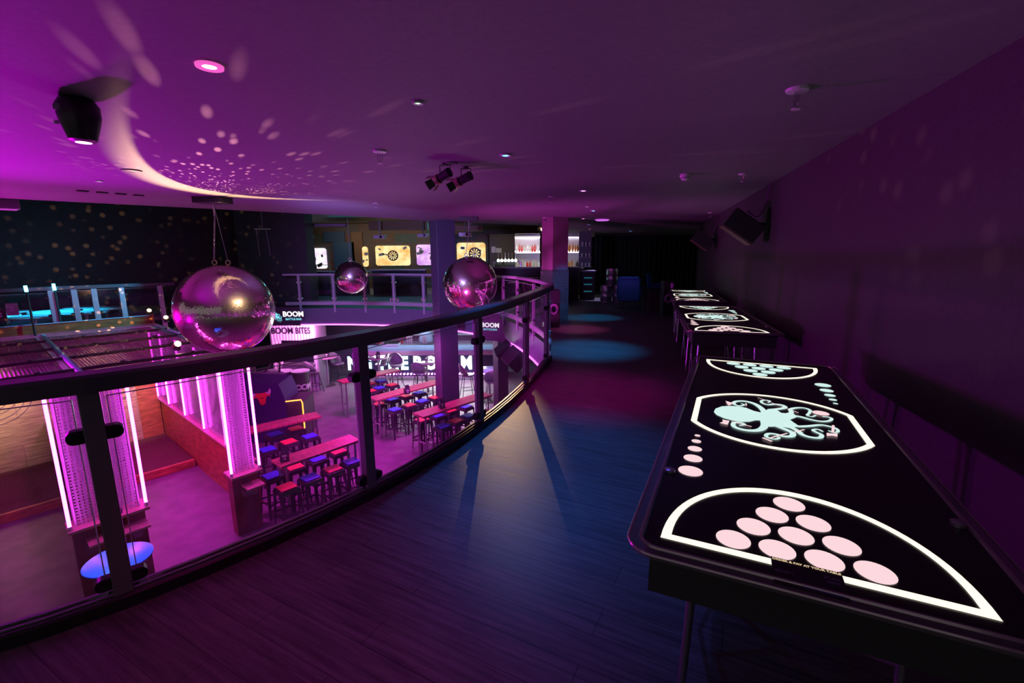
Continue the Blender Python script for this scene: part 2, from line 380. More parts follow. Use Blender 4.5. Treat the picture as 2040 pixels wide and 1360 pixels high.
# ================================================================== BALUSTRADES
m_channel = mat('channel_metal', (.30, .29, .32), .42, metal=.6)
def railing(name, label, path, posts, top, foot, hm, pm, gm, w=.13, h=.075, pw=.07, clamp=(.82, .13), cm=None, kerb=True, panel=True, low=.0, gtop=None):
    root = thing(name, label, 'railing', (posts[0][0], posts[0][1], 0)); off = Vector((posts[0][0], posts[0][1], 0))
    pl = [Vector((p[0], p[1], 0))-off for p in path]
    tz = top if callable(top) else (lambda i: top)
    q = [p+Vector((0, 0, tz(i/(len(pl)-1)))) for i, p in enumerate(pl)]
    c = .012
    mb = MB(); mb.sweep(q, [(-w/2, -h), (w/2, -h), (w/2, -c), (w/2-c, 0), (-w/2+c, 0), (-w/2, -c)]); mb.build('handrail', hm, root)
    if kerb:
        mb = MB(); mb.sweep([p+Vector((0, 0, 0)) for p in pl], [(-.05, .0), (.05, .0), (.05, .055), (.04, .065), (-.04, .065), (-.05, .055)]); mb.build('kerb', m_blackplastic, root)
        mb = MB(); mb.sweep(pl, [(-.026, .064), (-.008, .064), (-.008, .078), (-.026, .078)]); mb.sweep(pl, [(.008, .064), (.02, .064), (.02, .072), (.008, .072)]); mb.build('glazing_channel', m_channel, root)
    else:
        mb = MB(); mb.sweep([p+Vector((0, 0, low)) for p in pl], [(-.02, 0), (.02, 0), (.02, .1), (-.02, .1)]); mb.build('bottom_rail', hm, root)
    for i, ps in enumerate(posts):
        x, y, t, tp = ps[0]-off.x, ps[1]-off.y, ps[2], ps[3]
        mb = MB(); z0 = foot; mb.box((x, y, (z0+tp-h)/2), (pw, pw*.85, tp-h-z0), t); po = mb.build('post', pm, root, bev=.004)
        for z in clamp:
            for s in (-1, 1):
                mb = MB(); cx = x+math.cos(t)*s*(pw/2+.022); cy = y+math.sin(t)*s*(pw/2+.022)
                M = Matrix.Translation((cx, cy, z)) @ Matrix.Rotation(t, 4, 'Z')
                mb.T = M
                if cm is None:
                    pts = [(-.024*s, -.029), (.012*s, -.029)]+[(s*(.012+.024*math.cos(a)), .029*math.sin(a)) for a in [-PI/3, -PI/6, 0, PI/6, PI/3]]+[(.012*s, .029), (-.024*s, .029)]
                    vs = [(p[0], yy, p[1]) for yy in (-.022, .022) for p in pts]; k = len(pts)
                    mb.add(vs, [tuple(range(k)), tuple(range(k, 2*k))[::-1]]+[(j, (j+1) % k, k+(j+1) % k, k+j) for j in range(k)])
                    mb.cyl((.012*s, -.022, 0), (.012*s, -.028, 0), .012, n=10)
                else: mb.cyl((-.01, -.03, 0), (-.01, .03, 0), .028, n=10)
                mb.build('glass_clamp', cm or m_blackplastic, po)
    if panel:
        for i in range(len(posts)-1):
            a = Vector((posts[i][0], posts[i][1], 0))-off; b = Vector((posts[i+1][0], posts[i+1][1], 0))-off; d = (b-a); L = d.length; d.normalize()
            g = .055; tt = (min(posts[i][3], posts[i+1][3])-h-.035) if gtop is None else gtop
            zb = .07 if kerb else low+.12
            ang = math.atan2(d.y, d.x); mid = (a+b)/2
            mb = MB(); mb.box((mid.x, mid.y, (zb+tt)/2), (L-2*g, .010, tt-zb), ang)
            gl = mb.build('glass_panel', [gm], root)
            mb = MB()
            mb.T = Matrix.Translation((mid.x, mid.y, 0)) @ Matrix.Rotation(ang, 4, 'Z'); hl = L/2-g
            for cc, dd in (((0, 0, tt), (2*hl, .0105, .003)), ((0, 0, zb), (2*hl, .0105, .004)), ((-hl, 0, (zb+tt)/2), (.003, .0105, tt-zb)), ((hl, 0, (zb+tt)/2), (.003, .0105, tt-zb))): mb.box(cc, dd)
            mb.build('glass_edge', m_edge, gl)
    return root
def tang(path, i):
    a = path[max(i-1, 0)]; b = path[min(i+1, len(path)-1)]; return math.atan2(b[1]-a[1], b[0]-a[0])
zt = {5: 1.085, 6: 1.093, 7: 1.10, 8: 1.12, 9: 1.14}
posts = [(near[i][0], near[i][1], tang(near, i), zt.get(i, 1.085)) for i in range(2, 10)]
kpath = near_c[8:]
def topn(t):
    return 1.085 if t < .45 else 1.085+.055*(t-.45)/.55
npath = kpath+[Vector((.56, 6.75, 0))]
railing('balcony_railing', 'near curved balustrade with dark painted handrail and large glass panes beside the walkway', npath, posts, topn, 0, m_rail, m_post, m_glass)
# far balustrade, side mounted to the fascia
fp = [(p.x, p.y) for p in far_c]
fposts = []
for px, Y in ((1086, 7.6), (1058, 9.0), (1030, 10.35), (1003, 11.2), (966, 11.9), (912, 12.75), (843, 13.45), (785, 13.85), (727, 14.08), (662, 14.1), (594, 14.1)):
    # snap to path
    q = PD(px, 560, Y); best = min(range(len(fp)-1), key=lambda i: (Vector(fp[i])-q.xy).length+(Vector(fp[i+1])-q.xy).length)
    a, b = Vector(fp[best]), Vector(fp[best+1]); t = max(0, min(1, (q.xy-a).dot(b-a)/(b-a).length_squared)); s_ = a+(b-a)*t
    inw = Vector((-(b-a).y, (b-a).x)).normalized()
    fposts.append((s_.x, s_.y, math.atan2((b-a).y, (b-a).x), 1.08))
def topf(t): return 1.14-.07*min(1, t*1.6)
railing('balcony_railing', 'far curved balustrade with pale lilac-lit rails on the opposite side of the void', [Vector((.56, 6.9, 0))]+[Vector((a, b, 0)) for a, b in fp[2:]], fposts, topf, -.13, m_railfar, m_railfar, m_glass2, w=.09, h=.06, pw=.06, clamp=(.8, .3), cm=m_chrome, kerb=False, low=.1)
lp = [(p.x, p.y) for p in lrail]
lposts = []
for px in (322, 245, 190, 150, 104):
    d = ray(px, 600); t = ((O2.x*N2.x+O2.y*N2.y)+6.55)/(d.x*N2.x+d.y*N2.y); lposts.append((d.x*t, d.y*t, AUV, .95))
for u in (-2.75, -4.2): q = UV(u, 6.63); lposts.append((q.x, q.y, AUV, .92))
railing('balcony_railing', 'left balustrade behind the cage roof with thick cyan-lit posts', [Vector((*p, 0)) for p in lp], lposts, .95, LZ, m_rail, m_railfar, m_glass2, w=.1, h=.08, pw=.1, clamp=(.7, .3), kerb=False, low=.0)
# LED line under the far fascia
mb = MB(); q = [Vector((p[0], p[1], -.515))+Vector((0, 0, 0)) for p in fp[2:]]
mb.sweep(q, [(-.02, -.02), (.02, -.02), (.02, .015), (-.02, .015)]); o = mb.build('led_strip', m_magenta2)
tag(o, 'thin pink light line along the underside of the far balcony edge', 'light strip')

# ================================================================== BEER PONG TABLES
TW, TL, TH = .90, 2.63, .785
NL = Vector((.331, 1.168, 0)); td = Vector((.432, .902, 0)); te = Vector((.902, -.432, 0))
def tl(x, y):            # point of the photographed table top in table coordinates
    q = P(x, y, TH); v = q-Vector((NL.x, NL.y, q.z)); return (v.dot(te), v.dot(td))
def z5(pts): return [tl(1390+x/5.23, 700+y/5.23) for x, y in pts]
m_pw = emat('table_light_cream', (1., .90, .74), 1.25)
m_pp = emat('table_light_pink', (1., .70, .74), .98)
m_pc = emat('table_light_mint', (.72, .98, .93), .9)
def rrect(x0, y0, x1, y1, r, k=6):
    out = []
    for cx, cy, a0 in ((x1-r, y0+r, -PI/2), (x1-r, y1-r, 0), (x0+r, y1-r, PI/2), (x0+r, y0+r, PI)):
        for i in range(k+1): a = a0+PI/2*i/k; out.append((cx+r*math.cos(a), cy+r*math.sin(a)))
    return out
y0, y1 = -.085, 2.545
root = thing('beer_pong_table', 'nearest beer pong table, with glowing pink and mint cup circles and an order sticker', 'table', (NL.x, NL.y, 0), math.atan2(te.y, te.x))
tbl = root
mb = MB(); mb.prism(rrect(.038, y0+.038, TW-.038, y1-.038, .05), TH-.03, TH-.001); mb.build('tabletop', m_blackgloss, root, bev=.003)
mb = MB()
ro = rrect(0, y0, TW, y1, .075); ri = rrect(.032, y0+.032, TW-.032, y1-.032, .05); k = len(ro)
for z0_, z1_ in ((TH-.012, TH+.003),):
    vs = [(*p, z0_) for p in ro]+[(*p, z1_) for p in ro]+[(*p, z1_) for p in ri]+[(*p, z0_) for p in ri]
    mb.add(vs, [(j+a*k, (j+1) % k+a*k, (j+1) % k+((a+1) % 4)*k, j+((a+1) % 4)*k) for a in range(4) for j in range(k)])
m_rim = mat('clear_bumper', (.22, .20, .22), .18, coat=.5); m_rim.node_tree.nodes['Principled BSDF'].inputs['Alpha'].default_value = .45
mb.build('clear_bumper_rim', m_rim, root)
mb = MB(); mb.tube([(*p, TH+.002) for p in ri], .0065, 6, closed=True); mb.tube([(*p, TH+.0) for p in ro], .0045, 6, closed=True); mb.build('rim_bead', mat('rim_bead', (.5, .42, .45), .15, metal=.6), root, smooth=True)
mb = MB()
for c, d in (((TW/2, y0+.07, .70), (TW-.12, .02, .13)), ((TW/2, y1-.07, .70), (TW-.12, .02, .13)), ((.07, (y0+y1)/2, .70), (.02, y1-y0-.14, .13)), ((TW-.07, (y0+y1)/2, .70), (.02, y1-y0-.14, .13))): mb.box(c, d)
mb.build('apron', m_black, root)
for sx in (0, 1):
    for j, sy in enumerate((y0+.42, y0+.42+.62, y1-.42-.62, y1-.42)):
        x = .17 if sx == 0 else TW-.17
        mb = MB(); dy = .05 if j in (1, 3) else -.05
        mb.cyl((x, sy, .64), (x+(-.02 if sx == 0 else .02), sy+dy, .0), .016, .014, 12); mb.cyl((x, sy, .60), (x, sy, .645), .024, n=12)
        mb.build('leg', mat('leg_tube', (.45, .45, .5), .25, metal=.9) if 'leg_tube' not in MT else MT['leg_tube'], root, smooth=True)
for sy in (y0+.42, y1-.42-.62):
    for x in (.16, TW-.16):
        mb = MB(); mb.tube([(x, sy, .35), (x, sy+.31, .12), (x, sy+.62, .35)], .009, 8); mb.build('brace', m_steel, root, smooth=True)
for x in (.058, TW-.058):
    mb = MB(); mb.lathe([(.018, 0), (.018, .012), (.012, .016), (0, .016)], (x, .42, TH), 12); mb.build('bolt', m_steel, root, smooth=True)
# glowing artwork of the top
g = MB(); cx = .43; zg = TH+.0008
def ringshape(outl, inl, mi):
    g.tess([outl, inl], zg, mi)
def dshape(flip, ybase, a=.348, b=.432, w=.026):
    def pts(a_, b_, yb): return [(cx+a_*math.cos(t), (yb+b_*abs(math.sin(t))**.92) if not flip else (yb-b_*abs(math.sin(t))**.92)) for t in [PI*i/40 for i in range(41)]]
    o_ = pts(a, b, ybase); i_ = pts(a-w, b-2*w-.004, ybase+(w if not flip else -w))
    ringshape(o_, i_, 0)
    yy = ybase+.075*(1 if not flip else -1)
    for row in range(4):
        for q in range(4-row):
            x = cx-.01+(q-(3-row)/2)*.1045; y = yy+row*.0905*(1 if not flip else -1)
            g.add([(x+.0435*math.cos(2*PI*i/28), y+.0435*math.sin(2*PI*i/28), zg) for i in range(28)], [tuple(range(28))], 1 if not flip else 2)
dshape(False, .004); dshape(True, 2.435)
def clipc(r, hx):
    a = math.acos(min(1, hx/r)); out = []
    for s in (0, 1):
        for i in range(25): t = (a+(PI-2*a)*i/24)+s*PI; out.append((cx+.003+r*math.cos(t), 1.2+r*math.sin(t)))
    return out
ringshape(clipc(.4, .35), clipc(.374, .324), 0)
for x, ys, mi in ((.124, (.459, .575, .672, .756, .823), 1), (.745, (1.965, 1.843, 1.742, 1.656, 1.585), 2)):
    for y, r in zip(ys, (.042, .034, .027, .019, .012)):
        g.add([(x+r*math.cos(2*PI*i/24), y+r*math.sin(2*PI*i/24), zg) for i in range(24)], [tuple(range(24))], mi)
OHEAD = [(168, 630), (185, 596), (250, 572), (330, 568), (430, 572), (510, 590), (580, 618), (650, 635), (730, 605), (810, 600), (870, 640), (1000, 650), (1040, 680), (960, 712), (1000, 740), (1060, 780), (960, 800), (850, 780), (750, 785), (690, 760), (650, 718), (600, 718), (540, 732), (460, 735), (370, 722), (270, 695), (195, 660)]
OARM = [([(700, 640), (660, 590), (590, 545), (500, 520), (420, 518), (375, 532), (390, 555), (440, 567), (485, 556), (450, 543)], 46, 14),
 ([(740, 610), (840, 600), (910, 585), (880, 560), (800, 550), (730, 555), (670, 535), (665, 515), (705, 507), (755, 518), (730, 533)], 38, 13),
 ([(900, 660), (975, 640), (965, 605), (1030, 588), (1110, 590), (1170, 613), (1160, 645), (1140, 665), (1190, 680), (1232, 665)], 34, 14),
 ([(950, 670), (1060, 680), (1180, 712), (1290, 730), (1370, 724), (1395, 700), (1350, 683), (1298, 680)], 36, 14),
 ([(900, 740), (1020, 780), (1150, 780), (1280, 768), (1380, 785), (1445, 808), (1460, 838), (1410, 845), (1360, 825)], 38, 13),
 ([(950, 780), (1040, 830), (1090, 870), (1180, 897), (1270, 902), (1290, 872), (1230, 842), (1200, 822), (1250, 813), (1305, 838)], 40, 15),
 ([(800, 770), (900, 810), (985, 850), (980, 885), (900, 888), (810, 865), (740, 860), (710, 880), (740, 905), (810, 917), (850, 900), (795, 885)], 42, 14),
 ([(690, 720), (695, 780), (640, 822), (530, 827), (420, 805), (370, 775), (380, 745), (440, 743), (490, 765), (430, 775)], 52, 15)]
def octo(mbx, fn, mi, z, s=1., rib=True):
    mbx.tess([[fn(p) for p in OHEAD]], z, mi)
    for k_, (pts, a, b) in enumerate(OARM):
        q = smoothpath([(*fn(p), 0) for p in pts], 5); mbx.ribbon(q, a*s, b*s, z+.0002*(k_+1), mi)
t1 = lambda p: z5([p])[0]
octo(g, t1, 2, zg+.0001, .00066)
for a, b, w in (((625, 487), (760, 530), .005), ((770, 540), (920, 598), .005), ((930, 600), (1048, 645), .006), ((1110, 820), (1000, 850), .008), ((930, 860), (745, 910), .008), ((675, 905), (772, 945), .013), ((350, 735), (560, 790), .008), ((500, 545), (508, 568), .006), ((1412, 775), (1405, 850), .010), ((300, 545), (385, 545), .010)):
    g.ribbon([(*p, 0) for p in z5([a, b])], w, w, zg+.003, 1)
for pts in ([(288, 520), (375, 545), (320, 570)], [(255, 715), (330, 730), (310, 770), (225, 752), (262, 738)], [(1340, 855), (1400, 862), (1455, 858), (1455, 895), (1400, 885), (1345, 888)], [(1395, 800), (1430, 800), (1420, 840), (1395, 840)]):
    g.tess([z5(pts)], zg+.003, 1)
c0 = z5([(1280, 648)])[0]; g.add([(c0[0]+.036*math.cos(a*PI/10), c0[1]+.036*math.sin(a*PI/10), zg+.003) for a in range(20)], [tuple(range(20))], 1)
g.build('glowing_artwork', [m_pw, m_pp, m_pc], root)
# order sticker
mb = MB(); mb.box((.425, -.018, TH+.0035), (.15, .105, .002)); st = mb.build('order_sticker', m_blackplastic, root); st['label'] = 'dark ordering sticker with small lettering'
mb = MB(); text(mb, 'ORDER & PAY AT YOUR TABLE', .0105, frameM((.425, .027, TH+.005), (1, 0, 0), (0, 1, 0)), 0, .03, .0005)
text(mb, 'SCAN', .013, frameM((.475, .0, TH+.005), (1, 0, 0), (0, 1, 0)), 1, .03, .0005); text(mb, 'HERE', .011, frameM((.475, -.016, TH+.005), (1, 0, 0), (0, 1, 0)), 1, .03, .0005)
text(mb, 'BOOM', .013, frameM((.375, -.02, TH+.005), (1, 0, 0), (0, 1, 0)), 1, .03, .0005)
mb.box((.45, -.055, TH+.005), (.085, .014, .0008), 0, 2)
mb.build('sticker_lettering', [emat('sticker_cream', (1, .75, .45), .7), mat('sticker_lilac', (.25, .2, .4), .5), mat('sticker_violet', (.18, .14, .5), .5)], st)
# clear acrylic block strip on long side (cup holder seam)
# tables two and three along the wall: position from their photographed corners
def put(o, nl, fl):
    d = (fl-nl); a = math.atan2(d.y, d.x)-PI/2; o.rotation_euler = (0, 0, a); o.scale = (1, 1, 1)
    dd = d.normalized(); o.location = (nl.x+dd.x*.085, nl.y+dd.y*.085, 0)
a = P(1369, 660, TH); b = P(1342.6, 610.7, TH)
t2_ = dup(root, (0, 0, 0), 0, 'middle beer pong table, its glowing artwork partly over the walkway side of the wall'); put(t2_, a, b)
t2_['label'] = 'middle one of the three glowing beer pong tables along the wall'
a3 = P(1337, 598.5, TH); b3 = a3+(b-a).normalized()*2.6
t3_ = dup(root, (0, 0, 0), 0, 'farthest of the three glowing beer pong tables, at the far end of the wall'); put(t3_, a3, P(1328.7, 574, TH))

# ================================================================== MIRROR BALLS
def ball(label, x, y, zc, r, nu, nv, gold, mount='box'):
    root = thing('mirror_ball', label, 'mirror ball', (x, y, zc-r))
    vs = []; fs = []; rnd = random.Random(int(x*100)); mb = MB()
    # rings of flat tiles
    for j in range(nv):
        ph0 = -PI/2+PI*j/nv; ph1 = -PI/2+PI*(j+1)/nv
        n_ = max(6, int(nu*math.cos((ph0+ph1)/2)))
        for i in range(n_):
            a0 = 2*PI*i/n_; a1 = 2*PI*(i+1)/n_
            j1, j2 = rnd.uniform(-.0010, .0010), rnd.uniform(-.0010, .0010)
            q = []
            for k_, (a, p) in enumerate(((a0, ph0), (a1, ph0), (a1, ph1), (a0, ph1))):
                rr = r*(1+(j1 if k_ in (0, 1) else -j1)*.35+(j2 if k_ in (1, 2) else -j2)*.35)
                q.append((rr*math.cos(p)*math.cos(a), rr*math.cos(p)*math.sin(a), r+rr*math.sin(p)))
            o_ = len(vs); vs += q; fs.append((o_, o_+1, o_+2, o_+3))
    mb.add(vs, fs); 
    me = bpy.data.meshes.new('mirror_sphere'); me.from_pydata([tuple(v) for v in vs], [], fs); me.materials.append(m_mirror)
    o = bpy.data.objects.new('mirror_sphere', me); C.objects.link(o); o.parent = root
    rings = (-.13, .17) if r > .5 else (0,)
    for dx in rings:
        zz = r+math.sqrt(r*r-(dx*r)**2); mb = MB(); cx_ = dx*r
        mb.tube([(cx_+.035*math.cos(t*PI/9), 0, zz+.045+.035*math.sin(t*PI/9)) for t in range(18)], .008, 6, closed=True); mb.cyl((cx_, 0, zz-.01), (cx_, 0, zz+.012), .018, n=10)
        mb.build('hanging_ring', gold, root, smooth=True)
    top = CZ-(zc-r)
    if mount == 'box':
        mb = MB(); mb.box((0, 0, top-.045), (.44, .3, .09)); mb.build('motor_box', m_black, root, bev=.004)
        z1 = 2*r+.08; z2 = top-.09-.18; n_ = int((z2-z1)/.032); mb = MB()
        mb.cyl((0, 0, z2), (0, 0, top-.09), .012, n=8); mb.tube([(.03+.02*math.cos(t*PI/6), 0, top-.15+.02*math.sin(t*PI/6)) for t in range(12)], .004, 5, closed=True)
        for i in range(n_):
            z = z1+(i+.5)*(z2-z1)/n_; x_ = rings[0]*r*(1-(i+.5)/n_)
            pts = [(x_+.011*math.cos(t*PI/5), 0, z+.02*math.sin(t*PI/5)) if i % 2 else (x_, .011*math.cos(t*PI/5), z+.02*math.sin(t*PI/5)) for t in range(10)]
            mb.tube(pts, .0035, 4, closed=True)
        mb.build('chain', m_steel, root)
        mb = MB(); mb.cyl((rings[-1]*r, 0, z1), (.01, .0, top-.14), .003, n=5); mb.build('safety_cable', m_steel, root)
    else:
        mb = MB(); mb.cyl((0, 0, 2*r+.06), (0, 0, top), .006, n=6); mb.build('wire', m_steel, root)
    return root
b1 = P(423, 393, CZ); B1 = Vector((b1.x, b1.y, .735))
ball('largest mirror ball, hanging left over the cage roof with a gold sheen', B1.x, B1.y, .745, .70, 300, 150, m_gold)
b2 = P(692, 435, CZ); B2 = Vector((b2.x, b2.y, 1.07))
ball('smallest mirror ball, hanging on a thin blue wire in mid-void', B2.x, B2.y, 1.07, .39, 150, 75, m_gold, 'wire')
b3 = PD(934, 440, 11.0); B3 = Vector((b3.x, b3.y, .90))
ball('mid-sized mirror ball right beside the dark round-edged column', B3.x, B3.y, .90, .65, 240, 120, m_steel)
# ================================================================== GAMES CAGES (lower floor, left)
ROOFZ = -.08; V0 = 6.25; SLV = (.1, 1.39, 2.63, 3.89, 5.14)
o0 = UV(0, 0, 0)
def cage_root(name, label, cat, u=0, v=0, z=0, group=None): return thing(name, label, cat, UV(u, v, z), AUV, group)
m_pipe = mat('pipe_cyan_light_tint', (.35, .75, .85), .35, metal=.2)  # cyan light falling on the pipes is put into their base colour
root = cage_root('cage_roof', 'flat cage roof of ribbed sheets, black slats and light-tinted cyan pipes seen above the handrail', 'roof', 0, 0, ROOFZ)
mb = MB(); mb.box((-3.55, V0+.02, .11), (7.4, .1, .26)); mb.box((.15-.03, V0, .12), (.06, .14, .3)); mb.build('orange_beam', m_beam, root, bev=.005)
mb = MB(); mb.box((-3.55, V0-.035, .25), (7.4, .02, .02)); mb.build('tinted_edge_trim', m_pipe, root)
for v in SLV:
    mb = MB(); mb.box((-3.55, v, .0), (7.4, .045, .05))
    for u in [-.35-.95*i for i in range(8)]: mb.box((u, v, .03), (.06, .06, .03))
    mb.build('slat', m_blackplastic, root)
mb = MB(); mb.box((-3.55, V0-.25, .01), (7.4, .06, .04)); mb.box((-3.55, V0-.12, .03), (7.4, .03, .04)); mb.build('slat', m_steel, root)
mb = MB(); vv = list(SLV)+[V0-.1]
for a, b in zip(vv[:-1], vv[1:]): mb.box((-3.6, (a+b)/2, -.035), (7.3, b-a-.04, .006))
mb.build('ribbed_sheet', m_roofsheet, root)
for u in (-1.83, .06, .19, -3.85):
    mb = MB(); mb.cyl((u, .0 if u < 0 else .3, .0), (u, V0-.05, .0), .042 if u < 0 else .03, n=10); mb.build('truss_pipe', m_pipe, root, smooth=True)
def perf(mb, x0, x1, z0, z1, pitch, fixed, axis):
    nx = max(1, int((x1-x0)/pitch)); nz = max(1, int((z1-z0)/pitch)); px = (x1-x0)/nx; pz = (z1-z0)/nz; b = .2
    def V(x, z): return (x, fixed, z) if axis == 'x' else (fixed, x, z)
    for i in range(nx):
        for j in range(nz):
            a, c = x0+i*px, z0+j*pz
            o = [V(a, c), V(a+px, c), V(a+px, c+pz), V(a, c+pz)]; q = [V(a+px*b, c+pz*b), V(a+px*(1-b), c+pz*b), V(a+px*(1-b), c+pz*(1-b)), V(a+px*b, c+pz*(1-b))]
            mb.add(o+q, [(0, 1, 5, 4), (1, 2, 6, 5), (2, 3, 7, 6), (3, 0, 4, 7)])
def cage_column(label, u0, u1, notice=False, extra=None, zl=-1.95):
    r = cage_root('cage_column', label, 'column', u0, 0, ZL); w = u1-u0; h = zl-ZL; top = ROOFZ-ZL-.04; dp = .22
    mb = MB(); mb.box((w/2, dp/2+.03, h/2), (w+.04, dp, h)); mb.build('base_cabinet', mat('cabinet_redwood', (.30, .09, .07), .45, var=.4, bs=3) if 'cabinet_redwood' not in MT else MT['cabinet_redwood'], r, bev=.004)
    mb = MB(); mb.box((w/2, dp/2-.03, h+.02), (w+.12, dp+.16, .04)); mb.build('ledge', m_ledge, r, bev=.004)
    mb = MB(); mb.box((w/2+.05, -.16, h-.16), (w-.08, .28, .03)); mb.build('drinks_shelf', m_ledge, r, bev=.004)
    mb = MB(); mb.lathe([(.05, -.14), (.075, 0), (.07, 0), (.045, -.13)], (.12, -.14, h-.18), 14); mb.lathe([(.05, -.14), (.075, 0), (.07, 0), (.045, -.13)], (w-.12, -.14, h-.18), 14); mb.build('cup_holder', m_clear, r, smooth=True)
    mb = MB(); mb.box((w*.55, -.008, h*.52), (w*.28, .02, h*.8)); mb.build('clear_bin', m_clear, r)
    for ax, fx, a, b in (('x', .02, .04, w-.04), ('x', dp+.02, .04, w-.04), ('y', .03, .03, dp), ('y', w-.03, .03, dp)):
        mb = MB(); perf(mb, a, b, h+.045, top, .043, fx, ax); mb.build('perforated_panel', m_perf, r)
    mb = MB()
    for x in (.03, w-.03):
        for y in (.02, dp+.02): mb.box((x, y, (h+top)/2+.02), (.018, .018, top-h-.04))
    mb.build('frame', m_perf, r)
    for x in (-.035, w+.035):
        mb = MB(); mb.cyl((x, -.05, h+.10), (x, -.05, top-.02), .02, n=12); t_ = mb.build('neon_tube', m_magenta, r, smooth=True)
        mb = MB(); mb.cyl((x, -.05, h+.02), (x, -.05, h+.10), .024, n=10); mb.box((x, -.02, h+.5), (.02, .07, .02)); mb.build('tube_cap', m_white, t_)
    if notice:
        mb = MB(); mb.box((w*.52, -.02, h-.04), (.24, .012, .30)); n_ = mb.build('notice', mat('notice_navy', (.05, .03, .12), .5), r)
        mb = MB()
        for k_, (a, b) in enumerate(((.42, .62), (.44, .58), (.49, .55))): mb.box((w*(a+b)/2, -.028, h+.06-.045*k_), (w*(b-a), .004, .014))
        mb.build('notice_lines', m_ledge, n_)
    return r
cage_column('nearest perforated column with two neon tubes and a small navy notice', -2.27, -1.55, True)
cage_column('perforated neon column in front of the bull game, its shelf empty', -.38, -.03)
# partition between lane and seating
def partition(label, u, tubes=True):
    r = cage_root('cage_partition', label, 'partition', u, 0, ZL); h = -1.95-ZL; top = ROOFZ-ZL-.05
    mb = MB(); mb.box((0, 3.28, h/2), (.06, 5.85, h)); mb.build('low_wall', m_ply2, r)
    mb = MB(); mb.box((0, 3.28, h+.02), (.17, 5.85, .04)); mb.build('ledge', m_ledge, r, bev=.004)
    mb = MB(); mb.box((0, 3.28, top), (.06, 5.85, .06)); mb.build('top_rail', m_white, r)
    for k_, v in enumerate((1.39, 2.63, 3.89, 5.14, 6.1)):
        mb = MB(); mb.box((.0, v+.1, (h+top)/2), (.05, .05, top-h)); mb.build('upright', m_white, r)
        if tubes:
            mb = MB(); mb.cyl((-.06, v, h+.08), (-.06, v, top-.05), .018, n=10); t_ = mb.build('neon_tube', m_magenta, r, smooth=True)
            mb = MB(); mb.cyl((-.06, v, h+.035), (-.06, v, h+.08), .022, n=8); mb.build('tube_cap', m_white, t_)
        v1 = (1.39, 2.63, 3.89, 5.14, 6.1)[k_-1]+.1 if k_ else .35
        mb = MB(); mb.box((0, (v1+v+.1)/2, (h+top)/2), (.008, v+.1-v1-.06, top-h-.12)); mb.build('acrylic_panel', m_clear2, r)
    return r
m_clear2 = glassmat('milky_acrylic', haze=.28, hc=(.8, .6, .85), grough=.2, nscale=1.5)
partition('orange plywood half wall with a row of five neon tubes running back into the lane', .04)
partition('low plywood divider behind the nearest perforated column', -1.92, False)
# target wall
r = cage_root('target_wall', 'pale plywood wall with painted target rings at the back of the cages', 'target wall', 0, V0-.1, ZL)
mb = MB(); mb.box((-3.9, 0, 1.46), (6.95, .05, 2.9)); mb.build('plywood_boards', m_ply, r)
mb = MB(); mb.box((-.22, -.03, 1.42), (.42, .05, 2.84)); mb.build('corner_board', m_ply2, r)['label'] = 'orange plywood corner board'
for u, z in ((-.86, -1.2), (-2.75, -1.25), (-4.8, -1.25)):
    mb = MB()
    for rad in (.16, .27, .38, .5, .6):
        a = [(u+rad*math.cos(t*PI/24), -.028, z-ZL+rad*math.sin(t*PI/24)) for t in range(48)]; b = [(u+(rad-.012)*math.cos(t*PI/24), -.028, z-ZL+(rad-.012)*math.sin(t*PI/24)) for t in range(48)]
        mb.add(a+b, [(i, (i+1) % 48, 48+(i+1) % 48, 48+i) for i in range(48)])
    mb.build('target_rings', mat('ring_paint', (.12, .10, .22), .6) if 'ring_paint' not in MT else MT['ring_paint'], r)
mb = MB(); mb.box((-.95, 4.88, .07), (1.86, 2.36, .14)); mb.box((-4.4, 4.88, .07), (4.8, 2.36, .14)); 
r = cage_root('landing_mat', 'dark red rubber chip platform under the target wall', 'mat', 0, 0, ZL); mb.build('chip_bed', m_mat, r)
mb = MB(); mb.box((-.95, 3.66, .08), (1.86, .08, .16)); mb.box((-4.4, 3.66, .08), (4.8, .08, .16)); mb.build('wooden_kerb', m_ply2, r)

# small lamps on the cage roof
def rooflamp(label, px, py, tgt, z=-.03, glow=m_warm, xy=None):
    q = P(px, py, z+.06) if xy is None else Vector((*xy, z)); r = thing('spot_lamp', label, 'lamp', (q.x, q.y, z)); d = (Vector(tgt)-Vector((q.x, q.y, z+.1))).normalized()
    mb = MB(); mb.box((0, 0, -.01+.02), (.09, .06, .05)); mb.build('yoke', m_black, r)
    mb = MB(); c_ = Vector((0, 0, .09)); mb.cyl(c_-d*.07, c_+d*.05, .05, .06, n=14); mb.build('lamp_body', m_gold, r, smooth=True)
    mb = MB(); mb.cyl(c_+d*.05, c_+d*.056, .05, n=14); mb.build('lamp_glass', glow, r)
    return Vector((q.x, q.y, z+.1)), d, r
LAMP1, LD1, _ = rooflamp('small glowing warm lamp on the cage roof just above the handrail', 360, 703, B1, -.055, xy=(-6.0, 8.0))
rooflamp('small clear lamp head at the far right corner of the cage roof', 297, 622, (-6, 9, 3), .1, m_warmdim)
rooflamp('small lamp on the pipes between the roof corner and the big mirror ball', 331, 636, (-6, 8, 3), -.03, m_warmdim)

